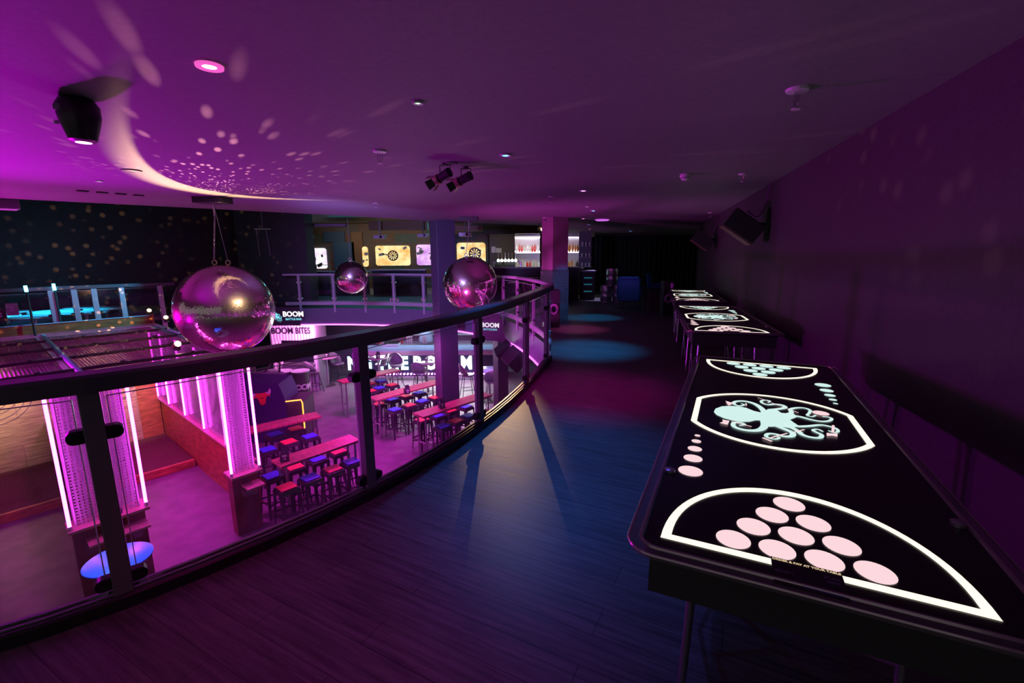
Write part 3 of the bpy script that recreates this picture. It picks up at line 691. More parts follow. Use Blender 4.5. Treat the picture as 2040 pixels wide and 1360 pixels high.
# ================================================================== LOWER FLOOR FURNITURE
def high_table(label, left, right, w=.42):
    l_, r_ = Vector((*left, 0)), Vector((*right, 0)); d = r_-l_; L = d.length; a = math.atan2(d.y, d.x); c_ = (l_+r_)/2
    r = thing('high_table', label, 'table', (c_.x, c_.y, ZL), a)
    mb = MB(); mb.box((0, 0, 1.03), (L, w, .045)); mb.build('tabletop', m_wood, r, bev=.008)
    for s in (-1, 1):
        x = s*(L/2-.1)
        for y in (-w/2+.07, w/2-.07):
            mb = MB(); mb.cyl((x, y, 0), (x, y, 1.01), .021, n=10); mb.build('leg', m_steel, r, smooth=True)
        mb = MB(); mb.cyl((x, -w/2+.07, .36), (x, w/2-.07, .36), .016, n=8); mb.build('stretcher', m_steel, r, smooth=True)
    return r
high_table('long high wooden table in front of the bull game', (-5.75, 8.7), (-4.42, 9.9))
high_table('nearest long high wooden table, with one black menu caddy, behind the second rail post', (-4.10, 7.37), (-3.12, 8.53))
high_table('long high wooden table farthest back, before the lit bar letters', (-4.95, 12.65), (-3.65, 14.08))
high_table('long high wooden table in the middle of the room, left of the tall column', (-3.52, 11.0), (-2.12, 12.65))
high_table('long high wooden table closest to the tall column on the right', (-2.13, 9.78), (-.66, 11.42))
def make_stool(label, pad, name='bar_stool'):
    r = thing(name, label, 'stool', (0, 0, ZL)); h = .75
    mb = MB(); mb.box((0, 0, h-.012), (.265, .265, .024)); mb.build('seat_pad', pad, r, bev=.01)
    mb = MB(); vs = []
    for s_, z in ((.165, h-.075), (.15, h-.022), (.15, h-.024)): pass
    q = []
    for s_, z in ((.172, h-.09), (.152, h-.026)): q += [(-s_, -s_, z), (s_, -s_, z), (s_, s_, z), (-s_, s_, z)]
    mb.add(q, [(0, 1, 5, 4), (1, 2, 6, 5), (2, 3, 7, 6), (3, 0, 4, 7), (4, 5, 6, 7)]); mb.build('seat_frame', m_gun, r, bev=.004)
    for sx in (-1, 1):
        for sy in (-1, 1):
            mb = MB(); a, b = .162, .188; t_ = .045; v = []
            for s_, z, w_ in ((a, h-.085, .055), (b, 0, .028)):
                v += [(sx*s_, sy*s_, z), (sx*(s_-w_), sy*s_, z), (sx*s_, sy*(s_-w_), z), (sx*(s_-.008), sy*(s_-.008), z)]
            mb.add(v, [(0, 1, 5, 4), (0, 2, 6, 4), (1, 3, 7, 5), (2, 3, 7, 6), (0, 1, 3, 2), (4, 5, 7, 6)]); mb.build('leg', m_gun, r)
    mb = MB()
    for s in (-1, 1):
        mb.box((0, s*.178, .28), (.356, .006, .03)); mb.box((s*.178, 0, .28), (.006, .356, .03))
    mb.box((0, 0, .2), (.49, .006, .024), PI/4); mb.box((0, 0, .206), (.49, .006, .024), -PI/4)
    mb.build('footrest', m_gun, r)
    return r
protos = {}
stools = [
 ('r', 571, 968, 'red stool at the very front of the nearest long table, closest to the camera'),
 ('b', 618, 949, 'blue stool in the front row, beside the frontmost red one'),
 ('r', 663, 932, 'red stool in the front row left of the post with the magenta side'),
 ('b', 700, 917, 'blue stool half hidden by the second rail post'),
 ('b', 542, 945, 'blue stool tucked beside the perforated column shelf'),
 ('r', 587, 928, 'red stool tucked under the nearest table, left part'),
 ('b', 632, 912, 'blue stool tucked under the nearest table, middle part'),
 ('r', 673, 897, 'red stool tucked under the nearest table, right end'),
 ('b', 533, 893, 'blue stool on the far side of the nearest table, next to the neon tube'),
 ('r', 575, 878, 'red stool right behind the menu caddy of the nearest table'),
 ('b', 617, 867, 'blue stool on the far side of the nearest table, right end'),
 ('b', 548, 863, 'pale-lit blue stool at the table before the bull game, left'),
 ('r', 589, 852, 'red stool at the table before the bull game, right'),
 ('r', 754, 803, 'red stool behind the front legs of the middle table'),
 ('b', 782, 794, 'blue stool tucked under the middle table, left'),
 ('b', 786, 814, 'blue stool standing in front of the middle table, leftmost'),
 ('r', 810, 787, 'red stool tucked under the middle table, centre'),
 ('r', 815, 805, 'red stool standing in front of the middle table, centre'),
 ('b', 836, 781, 'blue stool tucked under the middle table, against the pale floor'),
 ('b', 841, 797, 'blue stool in front of the middle table, right'),
 ('r', 867, 790, 'red stool at the right end of the middle table, next to the tall column'),
 ('b', 758, 757, 'blue stool under the farthest long table'),
 ('r', 737, 762, 'red stool at the left end of the farthest long table'),
 ('b', 756, 771, 'blue stool just behind the middle table, left'),
 ('r', 781, 765, 'red stool just behind the middle table, left of its caddy'),
 ('r', 738, 777, 'red stool behind the left end of the middle table by the rail post'),
 ('r', 841, 834, 'red stool behind the front legs of the right-hand table'),
 ('b', 872, 826, 'blue stool tucked under the right-hand table, left'),
 ('r', 897, 816, 'red stool tucked under the right-hand table, middle'),
 ('b', 927, 808, 'blue stool tucked under the right-hand table, right'),
 ('b', 882, 847, 'blue stool in front of the right-hand table, nearest the glass base'),
 ('r', 909, 836, 'red stool in front of the right-hand table, centre'),
 ('b', 933, 826, 'blue stool in front of the right-hand table beside the third rail post'),
 ('r', 968, 818, 'red stool seen just right of the third rail post'),
 ('r', 905, 800, 'red stool on the column side of the right-hand table'),
]
for c_, px, py, lab in stools[:-1]:
    q = P(px, py, ZL+.75); g_ = 'red padded bar stools' if c_ == 'r' else 'blue padded bar stools'
    if c_ not in protos:
        s_ = make_stool(lab, m_red if c_ == 'r' else m_blue); s_['group'] = g_; protos[c_] = s_; s_.location = (q.x, q.y, ZL); s_.rotation_euler = (0, 0, AUV)
    else: dup(protos[c_], (q.x, q.y, ZL), AUV+random.uniform(-.06, .06), lab, g_)
def caddy(label, px, py, z=ZL+1.053, s=1.):
    q = P(px, py, z); r = thing('menu_caddy', label, 'caddy', (q.x, q.y, z), AUV-.3, 'menu caddies on the tables')
    mb = MB(); mb.box((0, 0, .07*s), (.13*s, .12*s, .14*s)); mb.build('box', m_black, r, bev=.003)
    mb = MB(); mb.box((.0, -.061*s, .1*s), (.07*s, .003, .035*s)); mb.box((.0, -.061*s, .05*s), (.03*s, .003, .03*s)); mb.build('white_label', m_txt, r)
    mb = MB(); mb.box((.01, .02, .17*s), (.10*s, .006, .12*s), .1); mb.box((.02, -.015, .165*s), (.09*s, .006, .09*s), -.25); mb.build('menu_card', m_white if s > 1.2 else m_black, r)
caddy('black menu caddy on the nearest long table', 567, 917, s=1.1)
caddy('menu caddy on the middle long table', 811, 784)
caddy('menu caddy on the right-hand long table', 880, 812)
def round_table(label, px, py, rr=.36, z=1.05, top=None, zf=ZL):
    q = P(px, py, zf+z); r = thing('round_table', label, 'table', (q.x, q.y, zf))
    mb = MB(); mb.lathe([(0, z-.03), (rr-.015, z-.03), (rr, z-.015), (rr, z-.004), (rr-.006, z), (0, z)], n=32); mb.build('tabletop', top or m_tabletopm, r, smooth=True)
    mb = MB(); mb.cyl((0, 0, .02), (0, 0, z-.03), .03, n=12); mb.build('pedestal', m_steel, r, smooth=True)
    mb = MB(); mb.lathe([(.25, 0), (.25, .012), (.04, .03), (0, .03)], n=24); mb.build('base', m_black, r, smooth=True)
    return q
q = round_table('round pedestal table left of the second rail post, below the kiosk', 650, 711, .36); caddy('menu caddy on the round table below the kiosk', 650, 711)
round_table('round pedestal table with a caddy in front of the lit letter H', 753, 712, .36); caddy('menu caddy on the round table in front of the lit letters', 753, 713)
round_table('small round table beside the tall column, in front of the lit letter O', 850, 722, .3)
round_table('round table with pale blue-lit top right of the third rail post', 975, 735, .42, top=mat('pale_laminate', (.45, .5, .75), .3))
bq = P(236, 1112, -1.62)
round_table('blue-topped round table in front of the nearest perforated column', 236, 1112, .30, 1.38-.0, top=mat('blue_laminate', (.06, .2, .95), .3))
def chair(px, py, a, label, proto=[None], g='bucket-seat bar chairs round the pedestal tables'):
    q = P(px, py, ZL+.78)
    if proto[0]: dup(proto[0], (q.x, q.y, ZL), a, label, g); return
    r = thing('bar_chair', label, 'chair', (q.x, q.y, ZL), a, g); proto[0] = r
    mb = MB(); n_ = 14; rows = []
    for k_ in range(7):
        t = k_/6; z = .74+.42*t**1.3; rr = .10+.15*min(1, t*1.6+.15); row = []
        for i in range(n_+1):
            th = PI*.05+PI*.9*i/n_; hh = z if k_ < 2 else .74+(z-.74)*(.35+.65*math.sin(th)); row.append((rr*1.05*math.cos(th), rr*math.sin(th)*1.0-.02+.05*t, hh))
        rows.append(row)
    vs = [p for row in rows for p in row]; w_ = n_+1
    mb.add(vs, [(k_*w_+i, k_*w_+i+1, (k_+1)*w_+i+1, (k_+1)*w_+i) for k_ in range(6) for i in range(n_)])
    b_ = mb.build('backrest', m_seatshell, r, smooth=True); so = b_.modifiers.new('s', 'SOLIDIFY'); so.thickness = .03
    mb = MB(); mb.lathe([(0, .70), (.17, .71), (.22, .74), (.21, .78), (0, .79)], (0, -.02, 0), 20); mb.build('seat', m_seatshell, r, smooth=True)
    for sx in (-1, 1):
        for sy in (-1, 1): mb = MB(); mb.cyl((sx*.12, sy*.12, .72), (sx*.22, sy*.22, 0), .011, n=8); mb.build('leg', m_blackplastic, r)
    mb = MB(); s_ = .185
    mb.tube([(-s_, -s_, .28), (s_, -s_, .28), (s_, s_, .28), (-s_, s_, .28)], .009, 6, closed=True); mb.build('footrest', m_blackplastic, r)
for px, py, a, lab in ((623, 738, 2.6, 'bucket bar chair with its back to the camera, left of the second rail post'), (672, 722, 1.2, 'bucket bar chair behind the round table below the kiosk'),
    (760, 724, -1.6, 'bucket bar chair right under the round table before the letters'), (789, 726, .4, 'bucket bar chair in side view against the lit letter E'),
    (836, 740, 2.9, 'large bucket bar chair in front of the letter B, back to the camera'), (838, 733, -1.2, 'bucket bar chair behind the large one near the tall column'),
    (931, 745, 1.9, 'bucket bar chair half hidden behind the third rail post'), (980, 757, 3.3, 'bucket bar chair at the blue-lit round table')):
    chair(px, py, a, lab)
# oil drum tables with lettering
def drum(label, px, word, ca):
    q = PD(px, 717, 14.3); r = thing('drum_table', label, 'table', (q.x, q.y, ZL))
    mb = MB(); rr = .245; mb.lathe([(rr, 0), (rr, .3), (rr+.012, .31), (rr, .32), (rr, .6), (rr+.012, .61), (rr, .62), (rr, .93), (0, .93)], n=28); mb.build('drum', m_black, r, smooth=True)
    mb = MB(); mb.lathe([(0, .935), (rr+.04, .935), (rr+.04, .965), (0, .965)], n=28); mb.build('top', m_railfar, r)
    mb = MB(); ang = math.atan2(-q.y, -q.x)
    for i, ch in enumerate(word):
        a = ang+(i-(len(word)-1)/2)*.66; c_ = Vector((math.cos(a), math.sin(a), 0))*(rr+.016); text(mb, ch, .25, frameM((c_.x, c_.y, .46), (-math.sin(a), math.cos(a), 0), (0, 0, 1)), 0, .035, .006)
    mb.build('lettering', m_txt, r)
drum('left black oil drum table lettered OOM behind the neon column', 562, 'BOOM', 0)
drum('right black oil drum table lettered BOO beside the bar chair', 596, 'BOOM', 0)
# bull basketball game
gx = -6.25; gy = 10.75; r = thing('basketball_game', 'dark arcade game with a red bull head on its side and an orange light edge', 'arcade game', (gx, gy, ZL), .12)
mb = MB(); side = [(-1.3, 0), (.62, 0), (.62, 1.12), (.50, 1.50), (-1.3, 1.62)]; k = len(side)
vs = [(p[0], y, p[1]) for y in (0, .95) for p in side]; mb.add(vs, [tuple(range(k)), tuple(range(k, 2*k))[::-1]]+[(j, (j+1) % k, k+(j+1) % k, k+j) for j in range(k)]); mb.build('cabinet', mat('arcade_navy', (.05, .03, .12), .7, spec=.1), r, bev=.01)
mb = MB(); bc = PD(521, 791.5, gy); bcx = (bc.x-gx)*1.0; bcz = bc.z-ZL
bl = lambda pts: [(bcx+(x-215)*.0024, -.006, bcz-(y-165)*.0024) for x, y in pts]
for pts, mi in (([(160, 120), (205, 122), (268, 112), (300, 135), (300, 152), (268, 150), (255, 185), (245, 235), (215, 248), (195, 240), (185, 195), (163, 165), (135, 180), (125, 160), (160, 152)], 0), ([(255, 112), (285, 105), (298, 68), (312, 90), (305, 125), (285, 138), (266, 128)], 1), ([(160, 120), (125, 128), (105, 145), (90, 180), (118, 160), (150, 158)], 1)):
    vs = bl(pts); tri = geometry.tessellate_polygon([[Vector((v[0], v[2], 0)) for v in vs]]); mb.add(vs, [tuple(t) for t in tri], mi)
mb.build('bull_emblem', [m_red2, m_pinkwhite], r)
mb = MB(); vs = bl([(170, 160), (215, 178), (262, 160), (215, 172)]); vs = [(v[0], -.009, v[2]) for v in vs]; mb.add(vs, [(0, 1, 2, 3)]); e_ = bl([(205, 230), (233, 226)]); [mb.cyl(v, (v[0], -.012, v[2]), .012) for v in e_]; mb.build('emblem_features', m_dark, r)
mb = MB(); mb.tube([(.64, -.01, 1.05), (1.0, -.01, 1.08), (1.03, -.01, 1.0), (1.03, -.01, .35), (.98, -.01, .28)], .016, 8); mb.build('orange_light_edge', m_orange, r, smooth=True)
mb = MB(); mb.box((.82, .5, .5), (.38, .9, 1.0)); mb.build('ball_return', m_black, r)
q = PD(508, 752, 12.7); r = thing('driving_game', 'dark game machine with a curved black bar above the bull game', 'arcade game', (q.x, q.y, ZL), AUV)
mb = MB(); mb.box((0, 0, .62), (1.4, .8, 1.24)); mb.build('cabinet', m_seatshell, r, bev=.02)
mb = MB(); mb.box((-.1, -.2, 1.29), (.8, .3, .1)); mb.build('bench', m_seatshell, r, bev=.01)
mb = MB(); mb.tube([(.1, -.3, 1.25), (.35, -.35, 1.6), (.5, -.3, 1.7), (.62, -.25, 1.5), (.6, -.2, 1.2)], .03, 8); mb.build('roll_bar', m_black, r, smooth=True)

# kiosk
ky = 15.25
a = PD(536, 650, ky); b = PD(628, 650, ky); zt_ = a.z; ww = b.x-a.x
r = thing('food_kiosk', 'white corrugated food kiosk lettered BOOM BITES under the far balcony', 'kiosk', ((a.x+b.x)/2, ky, ZL))
top = -.56-ZL; mb = MB(); nn = 60
def corr(mb, x0, x1, z0, z1):
    n_ = max(2, int((x1-x0)/.05)); vs = []
    for i in range(n_+1):
        x = x0+(x1-x0)*i/n_; y = .0 if i % 2 else .018; vs += [(x, y, z0), (x, y, z1)]
    mb.add(vs, [(2*i, 2*i+2, 2*i+3, 2*i+1) for i in range(n_)])
corr(mb, -ww/2, ww/2, 1.78, top); corr(mb, -ww/2, -ww/2+.35, 0, 1.78); corr(mb, ww/2-.15, ww/2, 0, 1.78); corr(mb, -ww/2+.35, ww/2-.15, 0, 1.0)
mb.build('corrugated_front', m_corr, r)
mb = MB(); mb.box((.1, .43, 1.35), (ww-.3, .8, .04)); mb.box((0, .85, 1.2), (ww, .05, 2.4)); mb.box((-ww/2+.02, .43, 1.2), (.04, .85, 2.4)); mb.box((ww/2-.02, .43, 1.2), (.04, .85, 2.4)); mb.build('carcass', m_seatshell, r)
mb = MB(); mb.box((.15, -.04, .98), (ww-.5, .3, .04)); mb.build('serving_counter', m_steel, r)
mb = MB(); kc = (a.x+b.x)/2; kz = PD(580, 659, ky).z-ZL
text(mb, 'BOOM', .30, frameM((PD(562.5, 659, ky).x-kc, -.012, kz), (1, 0, 0), (0, 0, 1)), 0, .025, .01, sx=.84); text(mb, 'BITES', .30, frameM((PD(603.5, 659, ky).x-kc, -.012, kz), (1, 0, 0), (0, 0, 1)), 0, .025, .01, sx=.72)
lt = mb.build('lettering', m_dark, r); lt['label'] = 'dark stencil lettering BOOM BITES'
def logo(mb, M, s, mi_o=0, mi_t=1, tt='BATTLE BAR', oc=True):
    fn = lambda p: (((p[1]-700)*-.0012*1.0)*s, (-(p[0]-620)*.0009)*s)
    if oc:
        M_ = M @ Matrix.Translation((-.42*s, 0, 0)); old = mb.T; mb.T = old @ M_
        fn2 = lambda p: ((p[1]-700)*.0010*s, -(p[0]-700)*.00034*s)
        octo(mb, fn2, mi_o, .004, .0006*s)
        mb.T = old
    text(mb, 'BOOM', .34*s, M @ Matrix.Translation((.35*s, .1*s, .003)), mi_t, .04, .004); text(mb, tt, .14*s, M @ Matrix.Translation((.35*s, -.14*s, .003)), mi_o, .03, .004)
ml = [emat('logo_cyan', (.25, .85, 1.), .9), emat('logo_white', (1, .95, 1.), 1.1)]
a = PD(532, 630, 13.7); b = PD(600, 630, 13.7); zc = zat((a.x+b.x)/2, 13.7, 629)
r = thing('logo_banner', 'dark banner with an octopus logo and BOOM BATTLE BAR above the kiosk', 'sign', ((a.x+b.x)/2, 13.6, zc))
mb = MB(); mb.box((-.1, 0, 0), (1.25, .03, .56)); mb.build('board', mat('banner_black', (.02, .02, .035), .5), r)
mb = MB(); logo(mb, frameM((.12, -.02, 0), (1, 0, 0), (0, 0, 1)), .62); mb.build('logo', ml, r)
pa = PD(972, 660, 10.4); zc = pa.z
r = thing('logo_banner', 'slanted dark board with BOOM BATTLE BAR seen through the glass right of the third post', 'sign', (pa.x+.12, 10.6, zc), .0)
mb = MB(); pts = [(-.30, .35), (.14, .38), (.30, -.30), (-.30, -.22)]; mb.add([(p[0], y, p[1]) for y in (0, .03) for p in pts], [(0, 1, 2, 3), (7, 6, 5, 4), (0, 4, 5, 1), (1, 5, 6, 2), (2, 6, 7, 3), (3, 7, 4, 0)]); mb.build('board', MT['banner_black'], r)
mb = MB(); logo(mb, frameM((-.22, -.01, .08), (1, 0, -.05), (0, 0, 1)), .42, oc=False); mb.build('logo', ml, r)

# lower bar
BY = 16.8; xa = PD(722, 690, BY).x; xb = PD(1000, 690, BY).x; cxb = (xa+xb)/2; Wb = xb-xa; ch_ = 1.12
r = thing('bar_counter', 'lower bar counter with large lit letters on its dark front', 'bar', (cxb, BY, ZL))
mb = MB(); mb.box((0, .35, ch_-.12), (Wb, .9, .0)); mb.box((0, .4, ch_-.03), (Wb+.1, 1.0, .06)); mb.build('worktop', mat('blue_worktop', (.45, .55, .75), .25), r)
mb = MB(); mb.box((0, -.08, ch_-.12), (Wb+.1, .06, .15)); mb.build('front_edge', m_tabletopm, r)
mb = MB(); mb.box((0, .35, (ch_-.1)/2), (Wb, .8, ch_-.1)); mb.build('carcass', mat('bar_front_navy', (.03, .03, .08), .4), r)
mb = MB()
for ch, px in zip('NGTHEBOOM', (703, 729, 760, 783, 805, 831, 858, 889, 929)):
    q = PD(px, 717, BY-.1)
    text(mb, ch, .68, frameM((q.x-cxb, -.09, .60), (1, 0, 0), (0, 0, 1)), 0 if ch_ and px < 815 else 1, .045, .03, sx=.82 if ch != 'I' else 1)
mb.build('lit_letters', [emat('letter_cyan_white', (.55, .95, 1.), 3.2), emat('letter_white', (1., .97, 1.), 3.6)], r)
mb = MB()
for i in range(40):
    x = -Wb/2+.1+i*Wb/40; mb.cyl((x, -.05, .2), (x, -.12, .2), .035, n=10)
mb.build('lamp_row', m_pinkem, r)
mb = MB(); mb.box((0, -.12, .06), (Wb, .12, .1)); mb.build('foot_rail', m_steel, r)
# things on the lower bar
def barthing(name, cat, label, px, py, fn, grp=None):
    q = P(px, py, ZL+ch_); r = thing(name, label, cat, (q.x, q.y, ZL+ch_), 0, grp); fn(r); return r
def f_till(r):
    mb = MB(); mb.box((0, 0, .05), (.62, .35, .1)); mb.build('tray', m_white, r, bev=.01); mb = MB(); mb.box((0, .05, .13), (.55, .3, .06), 0, 0, .25); mb.build('screen', m_blackgloss, r)
barthing('bar_till', 'till', 'white tray till with black screen on the lower bar', 780, 689, f_till)
def f_cloth(r):
    mb = MB(); mb.lathe([(.28, 0), (.30, .1), (.27, .28), (.29, .36), (.18, .40), (0, .41)], n=11)
    mb.build('cover', mat('white_cover', (.6, .65, .85), .7, bump=1, bs=4), r, smooth=True)
barthing('covered_machine', 'machine', 'machine under a pale crumpled cover at the back of the lower bar', 849, 680, f_cloth)
k = 0
for px, c_, d in ((751, m_red, 'leftmost red tumbler on the lower bar'), (757, m_red, 'second red tumbler on the lower bar'), (795, m_red2, 'red tumbler right of the white till tray'), (801, m_red2, 'rightmost of the two red tumblers beside the till tray')):
    def f_(r, c_=c_):
        mb = MB(); mb.lathe([(.035, 0), (.05, .13), (.045, .13), (.03, .01)], n=12); mb.build('cup', c_, r, smooth=True)
    barthing('tumbler', 'cup', d, px, 684, f_, 'red tumblers on the lower bar')
for i, px in enumerate((812, 816, 820, 844, 848)):
    def f_(r):
        mb = MB(); mb.lathe([(.04, 0), (.045, .26), (.035, .3), (0, .3)], n=12); mb.build('sleeve', m_tabletopm, r, smooth=True)
    barthing('cup_stack', 'cup stack', ('first', 'second', 'third', 'fourth', 'fifth')[i]+' pink stack of cups from the left on the lower bar', px, 684, f_, 'pink cup stacks on the lower bar')
# back shelf with bottles behind lower bar
r = thing('back_shelf', 'back bar shelf behind the lower bar', 'shelf', (cxb, 18.9, ZL)); mb = MB()
for z in (.9, 1.35, 1.8): mb.box((0, 0, z), (Wb, .35, .03))
mb.build('boards', m_white, r); mb = MB(); mb.box((0, .17, 1.2), (Wb, .03, 2.2)); mb.build('back_panel', mat('back_panel', (.4, .3, .4), .5), r)
# tall dark column through the void and column under the balcony
r = thing('support_column', 'tall purple-lit square column rising through the void beside the mid-sized mirror ball', 'column', (-1.78, 12.05, ZL), math.radians(30))
mb = MB(); mb.box((0, 0, (CZ-ZL)/2+.35), (.50, .50, CZ-ZL+.7)); mb.build('shaft', mat('column_paint', (.075, .055, .09), .4), r, bev=.01)
mb = MB(); mb.box((0, 0, .08), (.54, .54, .16)); mb.build('plinth', m_black, r)
cq = PD(997, 700, 11.9); r = thing('support_column', 'short square column under the balcony right of the third rail post', 'column', (cq.x, 11.9, ZL), math.radians(28))
mb = MB(); mb.box((0, 0, 1.25), (.3, .3, 2.5)); mb.build('shaft', MT['column_paint'], r)
# hanging loudspeakers under the balcony edge
for lab, px, py, Y, a in (('angled black loudspeaker hanging under the balcony edge', 1026, 715, 9.6, .5), ('second black loudspeaker hanging just behind the angled one under the balcony', 1008, 700, 10.6, .2)):
    q = PD(px, py, Y); r = thing('loudspeaker', lab, 'speaker', (q.x, Y, q.z-.2), a)
    mb = MB(); mb.box((0, 0, .2), (.38, .34, .4), .3, 0, .4, .7); mb.build('cabinet', m_blackplastic, r, bev=.01)
    mb = MB(); mb.cyl((0, 0, .2), (0, 0, -.5-(q.z-.2)), .02, n=6); mb.build('hanger', m_black, r)

# ================================================================== UPPER FLOOR, FAR SIDE
def dart_screen(label, x0, x1, y0_, y1_, col, bx, by, Y=DY-.056, br=.42):
    a = PD(x0, y1_, Y); b = PD(x1, y0_, Y); r = thing('dart_screen', label, 'dart screen', ((a.x+b.x)/2, Y, a.z), 0); w_, h_ = b.x-a.x, b.z-a.z
    mb = MB(); pts = rrect(-w_/2, 0, w_/2, h_, .12, 4); k_ = len(pts)
    mb.add([(p[0], y, p[1]) for y in (-.05, .05) for p in pts], [tuple(range(k_)), tuple(range(k_, 2*k_))[::-1]]+[(j, (j+1) % k_, k_+(j+1) % k_, k_+j) for j in range(k_)], 0)
    mb.build('lit_panel', col, r)
    mb = MB(); rn = random.Random(int(x0))
    for i in range(7):
        cx_, cz_ = rn.uniform(-.42, .42)*w_, rn.uniform(.1, .9)*h_
        if abs(cx_) < .18*w_: continue
        mb.box((cx_, -.055, cz_), (rn.uniform(.1, .3), .004, rn.uniform(.05, .16)), 0, 0, 0, rn.uniform(-.5, .5))
    mb.build('artwork_marks', mat('screen_grey', (.15, .2, .3), .5) if 'screen_grey' not in MT else MT['screen_grey'], r)
    if bx:
        q = PD(bx, by, Y-.08); cx_, cz_ = q.x-(a.x+b.x)/2, q.z-a.z
        d = thing('dartboard', label.replace('lit dart screen', 'round dartboard on the lit screen'), 'dartboard', (q.x, Y-.06, q.z))
        mb = MB(); mb.cyl((0, .0, 0), (0, -.05, 0), br*.62, n=32); mb.build('surround', m_dark, d)
        mb = MB(); n_ = 20
        for i in range(n_):
            for r0_, r1_, mi in ((.05, .5*br, i % 2), ):
                a0, a1 = 2*PI*i/n_, 2*PI*(i+1)/n_; mb.add([(r0_*math.cos(a0), -.055, r0_*math.sin(a0)), (r1_*math.cos(a0), -.055, r1_*math.sin(a0)), (r1_*math.cos(a1), -.055, r1_*math.sin(a1)), (r0_*math.cos(a1), -.055, r0_*math.sin(a1))], [(0, 1, 2, 3)], mi)
        mb.build('segments', [m_dark, col], d)
def screenmat(name, c1, c2, es):
    m, n, l, b = nm(name); b.inputs['Base Color'].default_value = (0, 0, 0, 1); tc = n.new('ShaderNodeTexCoord'); no = n.new('ShaderNodeTexNoise'); no.inputs['Scale'].default_value = 2.2; no.inputs['Detail'].default_value = 4
    rp = n.new('ShaderNodeValToRGB'); rp.color_ramp.elements[0].color = (*c1, 1); rp.color_ramp.elements[1].color = (*c2, 1); rp.color_ramp.elements[0].position = .35; rp.color_ramp.elements[1].position = .6
    l.new(tc.outputs['Object'], no.inputs[0]); l.new(no.outputs['Fac'], rp.inputs[0]); l.new(rp.outputs[0], b.inputs['Emission Color']); b.inputs['Emission Strength'].default_value = es; return m
s_y = screenmat('screen_yellow', (.85, .45, .10), (1., .86, .42), 1.1); s_p = screenmat('screen_pink', (.55, .2, .7), (.95, .6, 1.), 1.1); s_w = screenmat('screen_white', (.75, .6, .85), (1., .93, 1.), 1.15)
dart_screen('white lit dart screen left of the small mirror ball', 606, 649, 494, 535, s_w, 619, 516)
dart_screen('yellow lit dart screen in the centre of the dart wall', 750, 816, 489, 529, s_y, 783, 509)
dart_screen('narrow pale green lit dart screen edge behind the small mirror ball', 724, 732, 491, 531, s_y, None, 0)
dart_screen('pink lit dart screen beside the tall column', 831, 866, 487, 528, s_p, None, 0)
dart_screen('yellow lit dart screen above the mid-sized mirror ball', 911, 967, 483, 525, s_y, 946, 505, 19.744)
mb = MB(); q = PD(969, 500, 19.9); mb.box((q.x-1.0, 19.9, 1.24), (2.2, .2, 2.47)); tag(mb.build('wall_darts_right', m_brick), kind='structure')
mb = MB(); mb.box((q.x+.95, 19.7, 1.24), (1.6, .2, 2.47)); tag(mb.build('wall_bar_side', mat('grey_panel', (.12, .10, .09), .6)), kind='structure')
def oche_counter(label, x0, x1, py, Y, mt, h=None):
    a = PD(x0, py, Y); b = PD(x1, py, Y); r = thing('dart_counter', label, 'counter', ((a.x+b.x)/2, Y, 0)); h = a.z
    mb = MB(); mb.box((0, 0, h-.02), (b.x-a.x, .5, .04)); mb.build('top', m_railfar, r)
    mb = MB(); mb.box((0, .1, (h-.04)/2), (b.x-a.x-.1, .1, h-.04)); mb.build('panel', mt, r)
oche_counter('low patchwork counter in front of the dart screens', 612, 735, 540, 19.5, m_brick)
oche_counter('low teal counter in front of the centre dart screen', 738, 850, 537, 19.2, m_brick)
r = thing('guard_rail', 'small green-edged rail in front of the white dart screen', 'rail', (*PD(635, 560, 19.0).xy, 0)); mb = MB(); mb.tube([(-.55, 0, 0), (-.55, 0, 1.25), (.5, 0, 1.25), (.5, 0, 0)], .02, 6); mb.tube([(-.05, 0, 0), (-.05, 0, 1.25)], .02, 6); mb.build('tube_frame', mat('green_paint', (.3, .6, .2), .4), r)
# blue wall panels and ceiling beams
for lab, x0, x1, y0_, y1_, Y, c_ in (('upper dark blue wall panel beside the white dart screen', 646, 686, 461, 482, DY-.045, (.01, .05, .12)), ('tall dark blue wall panel left of the small mirror ball', 667, 705, 482, 535, DY-.045, (.01, .06, .14)), ('brown pilaster behind the small mirror ball', 705, 721, 462, 545, DY-.045, (.10, .06, .03))):
    a = PD(x0, y1_, Y); b = PD(x1, y0_, Y); mb = MB(); mb.box((0, 0, (b.z-a.z)/2), (b.x-a.x, .08, b.z-a.z)); mn = 'panel_'+str(x0); o = mb.build('wall_panel', mat(mn, c_, .6), loc=((a.x+b.x)/2, Y, a.z)); tag(o, lab, 'wall panel')
for lab, x0, x1, y0_, y1_, Y, c_ in (('olive ceiling beam above the centre dart screen', 737, 852, 440, 459, 19, (.28, .22, .08)), ('pale ceiling beam at the left end of the dart bays', 612, 690, 446, 452, 17, (.35, .25, .3)), ('tan ceiling beam above the right dart bay', 898, 962, 450, 460, 17.5, (.25, .15, .08)), ('pale bulkhead over the bar bottles', 1152, 1183, 463, 472, 18.5, (.6, .5, .45))):
    a = PD(x0, y1_, Y); b = PD(x1, y0_, Y); mb = MB(); mb.box((0, 0, (b.z-a.z)/2), (b.x-a.x, .3, b.z-a.z)); o = mb.build('ceiling_beam', mat('beam_'+str(x0), c_, .6), loc=((a.x+b.x)/2, Y, a.z)); tag(o, lab, 'beam')
